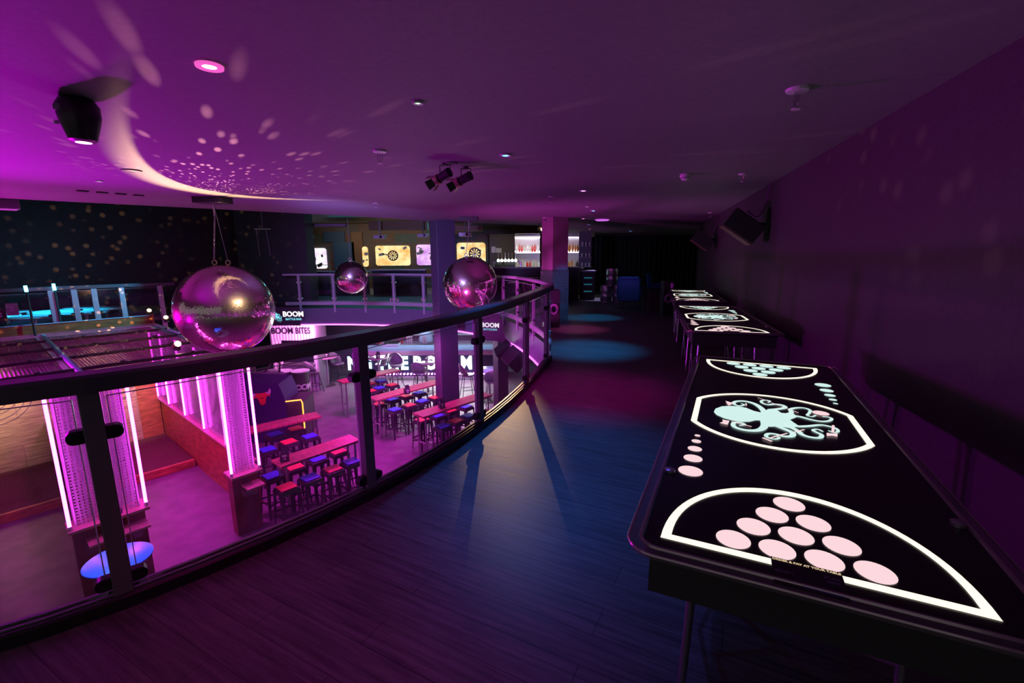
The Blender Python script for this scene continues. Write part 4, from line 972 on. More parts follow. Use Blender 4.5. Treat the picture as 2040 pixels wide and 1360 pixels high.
def projector(label, px, py, Y):
    q = PD(px, py, Y); r = thing('projector', label, 'projector', (q.x, Y, q.z)); mb = MB(); mb.box((0, 0, 0), (.40, .35, .13)); mb.build('body', m_white, r, bev=.02)
    mb = MB(); mb.cyl((0, 0, .06), (0, 0, 3.15-q.z), .02, n=8); mb.build('pole', m_steel, r); mb = MB(); mb.cyl((.08, -.17, 0), (.08, -.2, 0), .05, n=12); mb.build('lens', m_blackgloss, r)
projector('white projector above the centre dart screen', 757, 472, 18); projector('white projector beside the tall column', 843, 469, 18.5); projector('projector above the right dart screen', 927, 467, 15.5); projector('projector above the white dart screen', 612, 471, 19)

# upper bar
UY = 16.8; xa = PD(978, 530, UY).x; xb = PD(1155, 530, UY).x; r = thing('bar_counter', 'dark upper bar counter with beer taps behind the square pillar', 'bar', ((xa+xb)/2, UY, 0)); Wu = xb-xa
mb = MB(); mb.box((0, 0, 1.14), (Wu, .6, .05)); mb.build('worktop', m_seatshell, r); mb = MB(); mb.box((0, .05, .56), (Wu-.1, .45, 1.11)); mb.build('front', m_black, r)
mb = MB(); mb.box((-.2, -.33, .62), (1.6, .02, .03)); mb.box((.2, -.33, .80), (1.2, .02, .02)); mb.build('copper_rail', m_gold, r)
q = PD(1010, 520, UY); r = thing('beer_font', 'curved chrome beer font with six white lenses on the upper bar', 'beer tap', (q.x, UY, 1.165))
mb = MB(); mb.tube([(-.46, 0, 0), (-.47, 0, .16), (-.38, 0, .24), (.38, 0, .24), (.50, 0, .14), (.52, 0, 0)], .04, 8); mb.build('font_pipe', m_chrome, r, smooth=True)
for i in range(6):
    x = -.31+i*.125; mb = MB(); mb.cyl((x, -.03, .24), (x, -.075, .24), .052, n=14); mb.build('lens', m_whiteem, r)
    mb = MB(); mb.cyl((x, 0, .27), (x, 0, .52), .014, .02, n=8); mb.build('tap_handle', [m_steel, m_gold, m_white][i % 3], r)
mb = MB(); mb.box((-.33, .1, .1), (.26, .2, .2)); mb.box((.1, .1, .09), (.4, .2, .17)); mb.build('drip_housing', m_black, r)
SY = 18.6
def shelfunit(label, x0, x1, n_top, cols):
    a = PD(x0, 532, SY); b = PD(x1, 480, SY); r = thing('bottle_shelf', label, 'shelf', ((a.x+b.x)/2, SY, 0)); w_ = b.x-a.x
    mb = MB(); mb.box((0, .18, 1.6), (w_, .03, 1.7)); mb.build('back_panel', mat('lit_grey_'+str(x0), (.55, .5, .58), .5), r)
    mb = MB(); mb.box((0, 0, 1.70), (w_, .32, .03)); mb.box((0, 0, 1.08), (w_, .32, .04)); mb.box((0, 0, 2.32), (w_, .32, .05)); mb.build('boards', m_white, r)
    mb = MB(); mb.box((0, -.14, 1.682), (w_, .02, .006)); mb.box((0, .12, 2.29), (w_, .02, .006)); mb.box((0, .15, 1.74), (w_, .02, .03)); mb.build('shelf_light', emat('shelf_white_'+str(x0), (.95, .93, 1.), 11), r)
    mb = MB(); mb.box((0, .1, .53), (w_, .5, 1.05)); mb.build('cupboard', m_black, r)
    rn = random.Random(x0); i = 0; words = ('clear', 'amber', 'red-capped', 'pale', 'dark', 'blue', 'golden')
    for z, lab2 in ((1.72, 'upper'), (1.105, 'lower')):
        x = -w_/2+.07
        while x < w_/2-.04:
            ci = rn.randrange(len(cols)); h = rn.uniform(.26, .34); rr = rn.uniform(.033, .048)
            key = (ci, round(h, 1)); mb = MB(); mb.lathe([(rr, 0), (rr, h*.62), (rr*.35, h*.78), (rr*.32, h*.93)], n=8); mb.lathe([(rr*.4, h*.93), (rr*.4, h), (0, h)], n=8, mi=1)
            o = mb.build('bottle', [cols[ci], capm[rn.randrange(len(capm))]], smooth=True, loc=((a.x+b.x)/2+x, SY-.02+rn.uniform(-.03, .03), z))
            tag(o, 'small spirit bottle on the %s board %s' % (lab2, label[label.index('shelf')+6:]), 'bottle', 'bottles on the %s board, %s' % (lab2, label))
            x += rr*2+rn.uniform(.015, .05); i += 1
bcol = [mat('bottle_clear', (.75, .75, .8), .1, spec=.8), mat('bottle_pale', (.6, .62, .5), .15), mat('bottle_amber', (.75, .28, .04), .12), mat('bottle_red', (.6, .05, .05), .2), mat('bottle_dark', (.05, .04, .05), .15)]
capm = [m_red, m_white, m_gold, m_blue, m_black]
shelfunit('bright bottle shelf left of the square pillar', 1026, 1076, 9, [bcol[0], bcol[0], bcol[1], bcol[3]])
shelfunit('amber bottle shelf right of the square pillar', 1120, 1163, 9, [bcol[0], bcol[2], bcol[2], bcol[1], bcol[4]])
# papers, glasses, side station
for lab, x0, x1, y0_, y1_ in (('pale lilac notice pinned left of the beer font', 979, 987, 491, 503), ('cream notice pinned right beside the lilac one', 988, 999, 494, 503)):
    a = PD(x0, y1_, 19.55); b = PD(x1, y0_, 19.55); mb = MB(); mb.box((0, 0, (b.z-a.z)/2), (b.x-a.x, .01, b.z-a.z)); tag(mb.build('paper_notice', m_white, loc=((a.x+b.x)/2, 19.594, a.z)), lab, 'notice')
a = PD(1160, 540, 16.4); b = PD(1186, 540, 16.4); r = thing('drinks_fridge', 'dark glass fronted fridge below the glass rack at the end of the bar', 'fridge', ((a.x+b.x)/2, 16.6, 0)); w_ = b.x-a.x
mb = MB(); mb.box((0, .05, .5), (w_, .5, 1.0)); mb.build('carcass', m_black, r); mb = MB(); mb.box((0, 0, 1.02), (w_+.04, .6, .04)); mb.build('worktop', m_railfar, r)
mb = MB()
for z in (.3, .55, .78): mb.box((-.02, -.205, z), (w_*.62, .01, .04))
mb.build('lit_shelves', emat('fridge_glow', (.05, .45, .6), .22), r); mb = MB(); mb.box((0, -.215, .5), (w_-.04, .01, .9)); mb.build('glass_door', m_glass2, r)
r = thing('glass_rack', 'rack of clear glasses on the dark wall above the fridge', 'rack', ((a.x+b.x)/2, 17.2, 1.15)); mb = MB(); mb.box((0, .15, .65), (w_, .04, 1.3)); mb.build('backboard', m_seatshell, r)
for z in (.0, .35, .75):
    mb = MB(); mb.box((0, 0, z), (w_, .25, .02)); mb.build('shelf', m_steel, r)
    for i in range(3): mb = MB(); mb.lathe([(.04, 0), (.045, .14), (.04, .14), (.03, .02)], (-.12+i*.13, 0, z+.011), 10); mb.build('glass', m_white, r, smooth=True)
# pillar with diamond plate
pc = (1.06, 11.35); r = thing('support_column', 'square pillar clad in diamond plate at the end of the bar walkway', 'column', (pc[0], pc[1], 0), .55)
mb = MB(); mb.box((0, 0, CZ/2+.6-.0), (.46, .46, CZ-1.2)); mb.build('shaft', mat('pillar_paint', (.30, .18, .26), .5), r)
mb = MB(); mb.box((0, 0, .61), (.50, .50, 1.22)); mb.build('diamond_plate', m_diamond, r, bev=.003)
# cup cabinet with ring
def ringbox(label, px, py, Y, h=.82, a=.0, w_=.26):
    q = PD(px, py, Y); r = thing('ring_cabinet', label, 'cabinet', (q.x, Y, 0), a); mb = MB(); mb.box((0, .12, h/2), (w_, .3, h)); mb.build('cabinet', m_black, r, bev=.01)
    mb = MB(); zc = h*.5; pts = [(.075*math.cos(t*PI/12), -.035, zc+.095*math.sin(t*PI/12)) for t in range(24)]; mb.tube(pts, .026, 8, closed=True); mb.build('ring', m_ring, r, smooth=True)
m_ring = mat('ring_plastic', (.75, .35, .75), .4)
ringbox('black floor cabinet with a pink ring in front of the diamond plate pillar', 1103, 640, 9.95)
ringbox('black cabinet with a purple ring beyond the farthest beer pong table', 1330, 610, 11.8, .9)
# kegs
def keg(label, px, py, z, first=[None]):
    Y = 15.6; q = PD(px, py, Y)
    if first[0]: dup(first[0], (q.x, Y, z), .3, label, 'steel beer kegs'); return
    r = thing('beer_keg', label, 'keg', (q.x, Y, z), 0, 'steel beer kegs'); first[0] = r; rr = .2
    mb = MB(); mb.lathe([(rr*.92, 0), (rr*.92, .04), (rr*.98, .06), (rr*.98, .17), (rr*1.03, .185), (rr*.98, .2), (rr*.98, .35), (rr*1.03, .365), (rr*.98, .38), (rr*.98, .47), (rr*.9, .5), (rr*.93, .53), (rr*.93, .56), (rr*.88, .56), (rr*.8, .5), (0, .5)], n=22); mb.build('body', m_steel, r, smooth=True)
    mb = MB(); mb.cyl((0, 0, .5), (0, 0, .53), .04, n=10); mb.build('valve', m_gold, r)
keg('lower left steel keg beside the blue armchair', 1207, 590, 0); keg('lower right steel keg touching the blue armchair', 1231, 590, 0); keg('steel keg standing on top of the other two', 1219, 560, .561)
# armchairs
def armchair(label, px, py, Y, a, first=[None]):
    q = PD(px, py, Y)
    if first[0]: dup(first[0], (q.x, Y, 0), a, label); return
    r = thing('armchair', label, 'armchair', (q.x, Y, 0), a); first[0] = r
    mb = MB(); mb.box((0, 0, .36), (.62, .6, .2)); mb.build('seat', m_velvet, r, bev=.05)
    mb = MB(); mb.box((0, .28, .62), (.66, .14, .62), 0, 0, -.15); mb.build('backrest', m_velvet, r, bev=.05)
    mb = MB(); mb.box((0, .34, .93), (.56, .16, .08)); mb.build('back_roll', m_velvet, r, bev=.035)
    for s in (-1, 1): mb = MB(); mb.box((s*.31, 0, .52), (.09, .55, .26)); mb.build('arm', m_velvet, r, bev=.04)
    for sx in (-1, 1):
        for sy in (-1, 1): mb = MB(); mb.cyl((sx*.24, sy*.22, .27), (sx*.28, sy*.26, 0), .012, n=8); mb.build('leg', m_black, r)
armchair('blue velvet armchair beside the steel kegs', 1256, 580, 13.3, 2.7)
armchair('second blue armchair, deeper in the dark corner', 1310, 590, 15.0, 1.3)
r = thing('low_cabinet', 'black low cabinet right of the blue armchair', 'cabinet', (*PD(1299, 600, 12.9).xy, 0)); mb = MB(); mb.box((.1, 0, .3), (.55, .5, .6)); mb.build('carcass', m_black, r, bev=.01); mb = MB(); mb.box((.1, 0, .62), (.6, .55, .03)); mb.build('top', m_blackplastic, r)
# curtain at the back right
r = thing('stage_curtain', 'black pleated curtain across the back right corner', 'curtain', (5.9, 20.2, 0)); mb = MB(); vs = []; n_ = 200
for i in range(n_+1):
    x = -3.2+6.0*i/n_; y = .07*math.sin(i*.9); vs += [(x, y, .02), (x, y, CZ-.02)]
mb.add(vs, [(2*i, 2*i+2, 2*i+3, 2*i+1) for i in range(n_)]); mb.build('cloth', m_curtain, r, smooth=True)
mb = MB(); mb.cyl((-3.3, 0, CZ-.03), (2.9, 0, CZ-.03), .02, n=8); mb.build('track', m_steel, r)
mb = MB(); mb.lathe([(.04, 0), (.045, .12), (.04, .12), (.035, .01)], n=12); q = PD(1341, 573, 10.7); tag(mb.build('party_cup', mat('purple_cup', (.5, .1, .6), .4), loc=(q.x-.02, 10.7, TH+.004), smooth=True), 'small purple cup at the far end of the farthest beer pong table', 'cup')

# ================================================================== FAR LEFT, CYAN LIT AREA
m_cyt = mat('white_table_top', (.6, .68, .72), .25)
lt_ = [(40, 603, 14.6), (75, 612, 13.2), (70, 622, 11.6), (105, 604, 15.4), (30, 632, 10.9), (62, 592, 16.5)]
for i, (u_, v_) in enumerate(((-1.85, 7.1), (-.95, 7.25), (-1.45, 8.15), (-2.2, 9.0), (-.75, 9.0), (-2.45, 7.9), (-.45, 8.1))):
    nm_ = ('front left', 'front right', 'middle', 'back left', 'back right', 'leftmost', 'rightmost')[i]
    q = UV(u_, v_)
    r = thing('white_table', '%s white round table in the cyan-lit corner behind the left balustrade' % nm_, 'table', (q.x, q.y, LZ), 0, 'white tables in the cyan corner')
    mb = MB(); mb.lathe([(0, .74), (.44, .74), (.46, .76), (.44, .78), (0, .78)], n=28); mb.build('tabletop', m_cyt, r, smooth=True)
    mb = MB(); mb.cyl((0, 0, .02), (0, 0, .74), .035, n=10); mb.build('pedestal', m_steel, r); mb = MB(); mb.lathe([(.28, 0), (.28, .02), (0, .03)], n=20); mb.build('base', m_black, r)
for lab, px, py0, py1, Y in (('left vertical cyan light tube in the cyan corner', 51, 569, 581, 9.6), ('right vertical cyan light tube in the cyan corner', 107, 565, 578, 10.2)):
    a = PD(px-1, py0, Y); b = PD(px+2, py1, Y); r = thing('light_tube', lab, 'lamp', (b.x, Y, b.z)); mb = MB(); mb.cyl(a-b, (0, 0, 0), .028, n=10); mb.build('tube', m_cyan, r); mb = MB(); mb.cyl((0, 0, LZ-b.z), (0, 0, -.01), .02, n=8); mb.build('stand', m_black, r)
for lab, px, py, Y in (('grey sign card with white lettering on a white table', 27, 628, 9.0), ('black card holder at the left frame edge', 3, 640, 8.6)):
    q = PD(px, py, Y); r = thing('table_sign', lab, 'sign', (q.x, Y, q.z), .6); mb = MB(); mb.box((0, 0, .12), (.17, .02, .24)); mb.build('card', m_railfar if 'grey' in lab else m_black, r)
    mb = MB(); mb.box((0, -.012, .15), (.05, .004, .03)); mb.box((0, -.012, .10), (.05, .004, .03)); mb.build('lettering', m_txt, r)

# ================================================================== CEILING FIXTURES
def downlight(label, px, py, em, r_=.065, energy=0, col=(1, 1, 1), trim=None, ang=70):
    q = P(px, py, CZ); r = thing('downlight', label, 'downlight', (q.x, q.y, CZ-.006))
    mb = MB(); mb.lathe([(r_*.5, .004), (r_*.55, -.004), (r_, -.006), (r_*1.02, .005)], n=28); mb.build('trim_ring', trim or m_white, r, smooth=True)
    mb = MB(); mb.lathe([(0, .0), (r_*.52, .0)], n=20); mb.add([(r_*.52*math.cos(i*PI/10), r_*.52*math.sin(i*PI/10), -.001) for i in range(20)], [tuple(range(20))]); mb.build('lamp', em, r)
    if energy: light('SPOT', 'downlight_beam', (q.x, q.y, CZ-.03), energy, col, (q.x, q.y, 0), .03, ang, .8)
    return q
downlight('large glowing pink downlight nearest the camera at upper left', 417, 130, m_pinklamp, .060, trim=emat('bezel_painted_glow', (1., .12, .62), .9))  # trim emits pink in place of the light it catches from its lamp
downlight('small pale green-white downlight above the walkway start', 832, 203, m_greenem, .030)
downlight('bright blue downlight beside the twin spotlights', 1007, 308, m_blueem, .055)
downlight('pink downlight over the middle of the walkway', 1162, 379, m_pinkem, .06)
downlight('tiny white downlight just beyond the pink one', 1170, 411, m_greenem, .04)
downlight('cyan downlight beyond the pink one', 1182, 419, m_blueem, .06)
downlight('small pink downlight left of the purple disc light', 1162, 435, m_pinkem, .06)
downlight('cyan downlight near the bar bulkhead', 1173, 447, m_blueem, .06)
downlight('pink downlight near the bar bulkhead', 1175, 456, m_pinkem, .06)
downlight('cyan downlight far down the dark end of the room', 1256, 460, m_blueem, .08)
downlight('farthest pink downlight above the bar end', 1199, 469.5, m_pinkem, .1)
downlight('dim recessed downlight between the twin spotlights', 899, 324, mat('dim_lens', (.1, .08, .12), .3), .06, trim=m_seatshell)
downlight('tiny white downlight at far left above the dark wall', 197, 360, m_greenem, .045)
downlight('unlit flat downlight inside the warm crescent of light', 262, 339, mat('off_lens', (.4, .3, .3), .5), .09, trim=m_ceil)
q = P(1200, 436, CZ); r = thing('disc_light', 'flat purple disc light on the ceiling near the bar', 'ceiling light', (q.x, q.y, CZ-.05)); mb = MB(); mb.lathe([(0, 0), (.15, .005), (.18, .03), (.18, .05), (0, .05)], n=28); mb.build('diffuser', emat('disc_purple', (.7, .15, .9), .9), r, smooth=True); mb = MB(); mb.lathe([(.182, .03), (.19, .05)], n=28); mb.build('rim', m_white, r)
def sprinkler(label, px, py, s=1.):
    q = P(px, py, CZ); r = thing('sprinkler', label, 'sprinkler', (q.x, q.y, CZ-.08*s), random.random())
    mb = MB(); mb.lathe([(.008*s, .08*s), (.045*s, .08*s), (.042*s, .07*s), (.012*s, .066*s)], n=20); mb.build('escutcheon', m_white, r, smooth=True)
    mb = MB()
    for sx in (-1, 1): mb.tube([(sx*.014*s, 0, .068*s), (sx*.016*s, 0, .03*s), (sx*.006*s, 0, .012*s)], .003*s, 5)
    mb.cyl((0, 0, .065*s), (0, 0, .012*s), .003*s, n=6); mb.build('frame', m_chrome, r)
    mb = MB(); mb.lathe([(0, .0), (.018*s, .0), (.018*s, .004*s), (0, .01*s)], n=12); mb.build('deflector', m_white, r)
for lab, px, py, s in (('chrome sprinkler nearest the camera, over the near table', 1589, 177, 1.35), ('chrome sprinkler left of the twin spotlights', 756, 300, 1.35), ('small chrome sprinkler above the small mirror ball', 748, 404, 1), ('magenta-lit sprinkler beside the smoke detector, over the wall side', 1480, 346, 1.1), ('magenta-lit sprinkler between the spotlights and the pink downlight', 1097, 391, 1.05),
    ('sprinkler near the second wall loudspeaker', 1415, 423, 1.2), ('far sprinkler above the single bar spotlight', 1085, 433, 1.3), ('far sprinkler over the blue armchair', 1252, 447, 1.2)): sprinkler(lab, px, py, s)
q = P(1366, 347, CZ); r = thing('smoke_detector', 'white round smoke detector on the dark ceiling', 'smoke detector', (q.x, q.y, CZ-.055*1.3)); r.scale = (1.3,)*3; mb = MB(); mb.lathe([(.048, .055), (.05, .035), (.045, .026)], n=24); mb.build('base', m_white, r, smooth=True)
mb = MB(); mb.lathe([(0, 0), (.026, .003), (.036, .012), (.038, .02), (0, .02)], n=20); mb.build('sensor', m_white, r, smooth=True); mb = MB(); mb.lathe([(.034, .018), (.034, .03)], n=20); mb.build('dark_slot', m_black, r)
def track_spot(label, px, py, tgt, ln=.17, r_=.045, em=None):
    q = P(px, py, CZ); r = thing('spotlight', label, 'spotlight', (q.x, q.y, CZ-.14)); d = (Vector(tgt)-q).normalized()
    mb = MB(); mb.tube([(-.05, 0, .03), (-.05, 0, .12), (.05, 0, .12), (.05, 0, .03)], .006, 6); mb.cyl((0, 0, .12), (0, 0, .14), .03, n=12); mb.build('bracket', m_black, r)
    c_ = Vector((0, 0, .03)); mb = MB(); mb.cyl(c_-d*.06, c_+d*ln*.5, r_*.95, r_*.8, n=16); mb.build('can', m_blackplastic, r, smooth=True)
    mb = MB(); mb.cyl(c_+d*ln*.5, c_+d*(ln*.5+.03), r_*1.0, n=16); mb.cyl(c_+d*(ln*.5+.035), c_+d*(ln*.5+.05), r_*.85, n=16); mb.build('collar', m_gold, r, smooth=True)
    ex = c_+d*(ln*.5+.05); u_ = d.orthogonal().normalized(); w__ = d.cross(u_)
    for k_ in range(4):
        a = k_*PI/2+.4; s_ = u_*math.cos(a)+w__*math.sin(a); t_ = u_*-math.sin(a)+w__*math.cos(a); mb = MB()
        mb.add([ex+s_*r_*.8-t_*r_*.8, ex+s_*r_*.8+t_*r_*.8, ex+s_*r_*1.5+t_*r_*.9+d*.07, ex+s_*r_*1.5-t_*r_*.9+d*.07], [(0, 1, 2, 3)]); mb.build('barn_door', m_gold if k_ % 2 else m_blackplastic, r)
    mb = MB(); mb.cyl(ex, ex+d*.003, r_*.7, n=14); mb.build('lens', em or m_warmdim, r)
    return q+Vector((0, 0, -.11)), d
SPA, DA = track_spot('left one of the twin black and brass spotlights on the ceiling', 886, 325, (B1.x, B1.y, .8), r_=.05)
SPB, DB = track_spot('right one of the twin black and brass spotlights on the ceiling', 928, 332, (B1.x+.1, B1.y, .9), r_=.05)
SPC, DC = track_spot('single brass spotlight near the square pillar', 1085, 445, (B3.x, B3.y, .9), r_=.07)
# moving head fixture
q = P(152, 196, CZ); r = thing('moving_head_light', 'black moving head light hanging from the magenta ceiling', 'stage light', (q.x, q.y, CZ-.24), .3)
mb = MB(); mb.lathe([(.04, 0), (.065, .012), (.085, .08), (.1, .14), (.1, .2), (.075, .24), (0, .24)], n=20); hb = mb.build('head', m_blackplastic, r, smooth=True)
mb = MB(); mb.lathe([(0, -.001), (.038, -.001), (.04, .01)], n=16); mb.build('lens', m_pinkem, r); mb = MB(); mb.box((-.045, -.083, .17), (.07, .01, .03), -.3); mb.build('label_plate', m_seatshell, r)
mb = MB(); mb.cyl((-.095, -.02, .1), (-.11, -.02, .1), .012, n=8); mb.build('knob', m_chrome, r)
q = P(5, 396, CZ); r = thing('ceiling_speaker', 'dark ceiling box with a purple-lit underside at the left frame edge', 'speaker', (q.x-.2, q.y, CZ-.14), AUV); mb = MB(); mb.box((0, 0, .07), (.6, .4, .14)); mb.build('box', m_seatshell, r, bev=.01); mb = MB(); mb.box((0, 0, -.004), (.54, .34, .006)); mb.build('grille', m_white, r)
# ceiling vents and hatch
q = P(222, 384, CZ); r = thing('ceiling_grille', 'small dark slotted grille in the ceiling left of the mirror ball mount', 'grille', (q.x, q.y, CZ-.008), AUV); mb = MB()
for i in range(4): mb.box((-.3+i*.2, 0, 0), (.12, .09, .012))
mb.build('slots', m_black, r)
# wall loudspeakers
def wspeaker(label, s, z, sc=1.):
    q = RW(s, .0, z); r = thing('loudspeaker', label, 'speaker', (q.x, q.y, z), WANG)
    mb = MB(); mb.box((0, .31*sc, 0), (.34*sc, .26*sc, .44*sc), 0, 0, -.95); mb.build('cabinet', m_blackplastic, r, bev=.01)
    mb = MB(); M_ = Matrix.Translation((0, .31*sc, 0)) @ Matrix.Rotation(-.95, 4, 'X'); mb.T = M_; mb.box((0, .135*sc, 0), (.32*sc, .02*sc, .43*sc)); mb.build('grille', mat('speaker_grille', (.16, .08, .07), .5) if 'speaker_grille' not in MT else MT['speaker_grille'], r)
    mb = MB(); mb.box((0, .02, .02), (.09, .03, .42)); mb.box((0, .10*sc, .02), (.05, .16*sc, .05)); mb.build('bracket', m_black, r)
    mb = MB(); mb.tube(smoothpath([(0, .26*sc, .2*sc), (0, .14*sc, .12), (0, .06, .25), (0, .03, .45), (0, .02, .52)], 5), .008, 6); mb.build('cable', mat('magenta_cable', (.25, .05, .25), .4) if 'magenta_cable' not in MT else MT['magenta_cable'], r, smooth=True)
qs = None
for s in [x*.05 for x in range(60, 300)]:
    if qs is None and proj(*RW(s, 0, 1.9))[0] < 1532: qs = s
wspeaker('large black wall loudspeaker tilted down over the beer pong tables', qs, 1.92)
wspeaker('smaller-looking black wall loudspeaker, farther along the same wall', qs+4.6, 1.88)
# hanging truss bits at the dark left
q0 = PD(515, 440, 14.4); r = thing('hanging_frame', 'thin purple hanging frame against the dark block left of centre', 'frame', (q0.x, 14.4, 1.5)); mb = MB()
mb.cyl((.1, 0, .95), (.1, 0, 1.6), .012, n=6); mb.box((.1, 0, .92), (.5, .04, .04)); mb.cyl((-.1, 0, .9), (-.07, 0, .1), .012, n=6); mb.cyl((.2, 0, .9), (.26, 0, .1), .012, n=6); mb.build('rods', m_steel, r)
# ================================================================== LIGHT
w = bpy.data.worlds.new('world'); S.world = w; w.use_nodes = True
w.node_tree.nodes['Background'].inputs[0].default_value = (1., .95, .95, 1); w.node_tree.nodes['Background'].inputs[1].default_value = .14
MAG = (1., .04, 1.)
# ceiling wash from unseen spots set at cage roof height
light('SPOT', 'magenta_wash', UV(-3.0, .6, .1), 620, (.75, .0, 1.), (-2.2, 3.4, 2.46), .12, 120, 1.)
light('SPOT', 'magenta_wash', UV(-3.2, 3.6, .1), 520, (.95, .0, .85), (-4.9, 4.6, 2.46), .12, 130, 1.)
light('SPOT', 'violet_wash', UV(.6, 1.0, .0), 55, (.42, .0, 1.), (-2.4, 7, 2.46), .15, 110, 1.)
# warm lamp below the big mirror ball: its beam draws the crescent round the ball's shadow
light('SPOT', 'warm_uplight', LAMP1+LD1*.08, 2000, (1., .58, .30), LAMP1+((B1-LAMP1).normalized()+.19*(P(300, 388, CZ)-LAMP1).normalized()), .012, 48, .28)
# twin spots on the mirror ball
light('SPOT', 'ball_spot', SPA+DA*.17, 260, (1., .7, .4), B1, .02, 14, .3)
light('SPOT', 'ball_spot', SPB+DB*.17, 260, (1., .75, .5), B1, .02, 14, .3)
light('SPOT', 'ball_spot', SPC+DC*.2, 60, (1., .75, .5), B3, .02, 18, .3)
# dotted spots added beside the mirror ball in place of its thrown reflections
def sparkle(loc, energy, col, scale=26., thr=.13, tgt=None, ang=110):
    o = light('SPOT', 'reflection_standin_spot', loc, energy, col, tgt, .0, ang, .6); ld = o.data; ld.use_nodes = True; n = ld.node_tree.nodes; l = ld.node_tree.links
    em = n['Emission']; tc = n.new('ShaderNodeTexCoord'); vo = n.new('ShaderNodeTexVoronoi'); vo.inputs['Scale'].default_value = scale
    l.new(tc.outputs['Normal'], vo.inputs['Vector']); mr = n.new('ShaderNodeMapRange'); mr.inputs['From Min'].default_value = thr; mr.inputs['From Max'].default_value = thr*.45; mr.inputs['To Min'].default_value = 0; mr.inputs['To Max'].default_value = 1
    l.new(vo.outputs['Distance'], mr.inputs['Value'])
    no = n.new('ShaderNodeTexNoise'); no.inputs['Scale'].default_value = 5; l.new(tc.outputs['Normal'], no.inputs['Vector']); m2 = n.new('ShaderNodeMapRange'); m2.inputs['From Min'].default_value = .36; m2.inputs['From Max'].default_value = .6; l.new(no.outputs['Fac'], m2.inputs['Value'])
    mm = n.new('ShaderNodeMath'); mm.operation = 'MULTIPLY'; l.new(mr.outputs[0], mm.inputs[0]); l.new(m2.outputs[0], mm.inputs[1]); l.new(mm.outputs[0], em.inputs['Strength'])
sparkle(Vector((B1.x+.35, B1.y-.45, 1.55)), 560, (1., .35, .45), 30, .3, (B1.x+1.1, B1.y-1.2, 2.46), 98)
sparkle(Vector((B1.x-.8, B1.y+.3, 1.0)), 1700, (1., .5, .22), 34, .3, (-13.5, 12.5, 1.4), 100)
# pools on the walkway
q = P(1007, 308, CZ)
def pool(px, py, energy, col, size=.02, ang=60, src=None, blend=.9):
    t = P(px, py, 0); s = src or (t.x, t.y, CZ-.03); light('SPOT', 'downlight_beam', s, energy, col, t, size, ang, blend)
pool(1100, 905, 150, (.0, .22, 1.), ang=62, src=(q.x, q.y, CZ-.03))
pool(640, 1240, 30, (1., .0, .45), ang=66)
pool(1170, 695, 230, (.0, .35, 1.), ang=50)
pool(1165, 778, 90, (1., .0, .55), ang=58)
pool(1150, 655, 120, (1., .1, .5), ang=36)
pool(1180, 632, 170, (.0, .4, 1.), ang=40)
pool(1190, 596, 330, (.6, .5, 1.), ang=40)
pool(1100, 1120, 26, (.10, .14, 1.), ang=70)
# low warm beam that rakes across the walkway through the glass
light('SPOT', 'warm_rake', (-.35, 13.0, 2.2), 1250, (1., .62, .32), (-.05, 4.2, 0), .02, 6.5, 1.)
# wall glow
light('SPOT', 'wall_magenta', (-.6, 6.5, 2.3), 26, (1., .05, .4), RW(5.2, 0, .9), .2, 75, 1.)
light('SPOT', 'wall_warm', (1.6, 8.6, 2.3), 9, (1., .45, .2), RW(8.2, 0, .9), .1, 50, 1.)
# lower floor
for x, y, e in ((-3.6, 9.0, 60), (-2.4, 11.2, 60), (-4.6, 12.6, 50)): light('AREA', 'void_magenta', (x, y, -.4), e, (1., .03, .85), (x, y, -3), sx=.5, sy=.5)  # unseen area lamps added to light the lower floor magenta
for u, v, e in ((-1, 1.8, 50), (-1, 4.4, 34), (-3.0, 2.6, 8), (-5, 3, 6)): 
    q = UV(u, v, -.25); light('AREA', 'cage_light', q, e, (1., .03, .8), (q.x, q.y, -3), sx=.4, sy=.4)
q = UV(-1., 5.2, -.3); light('SPOT', 'target_light', q, 160, (1., .78, .52), UV(-1., 6.2, -1.3), .1, 78, .6)
q = UV(-3., 5.2, -.3); light('SPOT', 'target_light', q, 200, (1., .72, .42), UV(-3., 6.2, -1.1), .1, 78, .6)
light('AREA', 'bar_front_light', (cxb, BY-.6, -1.9), 130, (1., .93, .95), (cxb, BY-2.2, -3), sx=4., sy=.1)
light('AREA', 'bar_work_light', (cxb, BY+.8, -.65), 60, (.6, .8, 1.), (cxb, BY+.6, -3), sx=5, sy=.3)
light('AREA', 'kiosk_light', (PD(585, 650, 13.5).x, 14.35, -.75), 110, (1., .25, .8), (PD(585, 650, 14.7).x, 14.75, -1.1), sx=1.6, sy=.05)
light('SPOT', 'blue_table_light', bq+Vector((-.3, .1, 1.3)), 120, (.25, .4, 1.), bq, .02, 40, .1)
light('AREA', 'right_pink', (-.1, 13.0, -.7), 60, (1., .15, .8), (.2, 12.4, -3), sx=.6, sy=.6)
light('SPOT', 'round_blue', (-1.0, 13.6, -.6), 40, (.4, .5, 1.), P(975, 735, -1.95), .02, 60, .3)
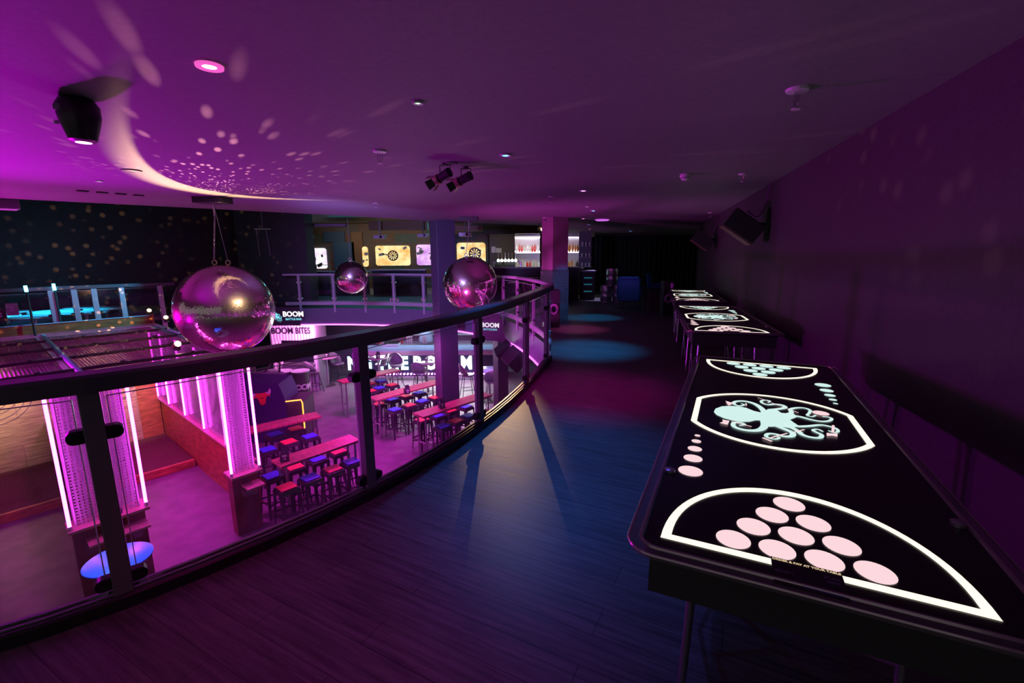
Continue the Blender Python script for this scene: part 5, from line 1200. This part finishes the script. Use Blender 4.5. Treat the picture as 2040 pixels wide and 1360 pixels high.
# fascia and far rails get lilac light from the void
light('SPOT', 'lilac_wash', (-3.2, 6.0, 1.8), 1400, (.38, .26, 1.), (-3.0, 14, .4), .3, 70, .9)
light('SPOT', 'rail_pink', (-1.6, 8.0, -.6), 420, (1., .08, .9), (.3, 9.5, .5), .3, 100, .9)
light('SPOT', 'column_violet', (-4.0, 9.5, .5), 60, (.7, .05, 1.), (-1.8, 12, .6), .2, 60, .9)
light('SPOT', 'rail_side_violet', (-4.2, 4.6, -1.2), 130, (.9, .03, 1.), (-.9, 3.0, .1), .2, 46, .9)  # unseen spot added for the neon light on the post sides
# cyan corner
q = UV(-1.5, 7.9, 1.6); light('SPOT', 'cyan_spot', q, 300, (.02, .6, 1.), UV(-1.5, 7.8, -1), .1, 88, .6)
q = UV(.6, 4.6, 2.2); light('SPOT', 'cyan_spot', q, 420, (.02, .6, 1.), UV(-1., 6.5, .4), .05, 44, .6)
# dart bays and upper bar
light('AREA', 'dart_light', (-6, 21.5, 2.9), 60, (1., .7, .4), (-6, 23.4, 1.), sx=6, sy=.3)
light('AREA', 'dart_teal', (-5, 20.5, 2.9), 50, (.1, .6, .8), (-5, 19.2, 0), sx=6, sy=.3)
light('AREA', 'bar_light', (.6, 17.9, 2.2), 14, (1., .9, .8), (.6, 18.6, 1.4), sx=2.6, sy=.2)
light('SPOT', 'pillar_pink', (-1.2, 9.6, 1.2), 90, (1., .12, .8), (.95, 11.3, .95), .1, 26, .6)
light('SPOT', 'pillar_red', (-.8, 9.0, 2.3), 40, (1., .1, .45), (.95, 11.3, 1.7), .1, 30, .8)
light('SPOT', 'pillar_blue', (2.2, 9.6, 2.2), 120, (.0, .35, 1.), (1.2, 11.3, .6), .1, 30, .6)
light('SPOT', 'armchair_blue', (3.0, 12.0, 2.3), 14, (.05, .4, 1.), (3.3, 13.4, .7), .1, 50, .8)
light('SPOT', 'leg_violet', (-.6, 5.4, 1.9), 16, (.7, .05, 1.), (1.9, 5.4, .3), .1, 30, .8)
q = P(152, 262, CZ); light('SPOT', 'moving_head_beam', (q.x, q.y, 2.1), 220, (1., .0, .9), UV(-1.4, 3.6, -.1), .03, 48, .7)
S.view_settings.view_transform = 'Standard'; S.view_settings.look = 'None'; S.view_settings.gamma = 1; S.view_settings.exposure = 0
S.cycles.caustics_reflective = False; S.cycles.caustics_refractive = False
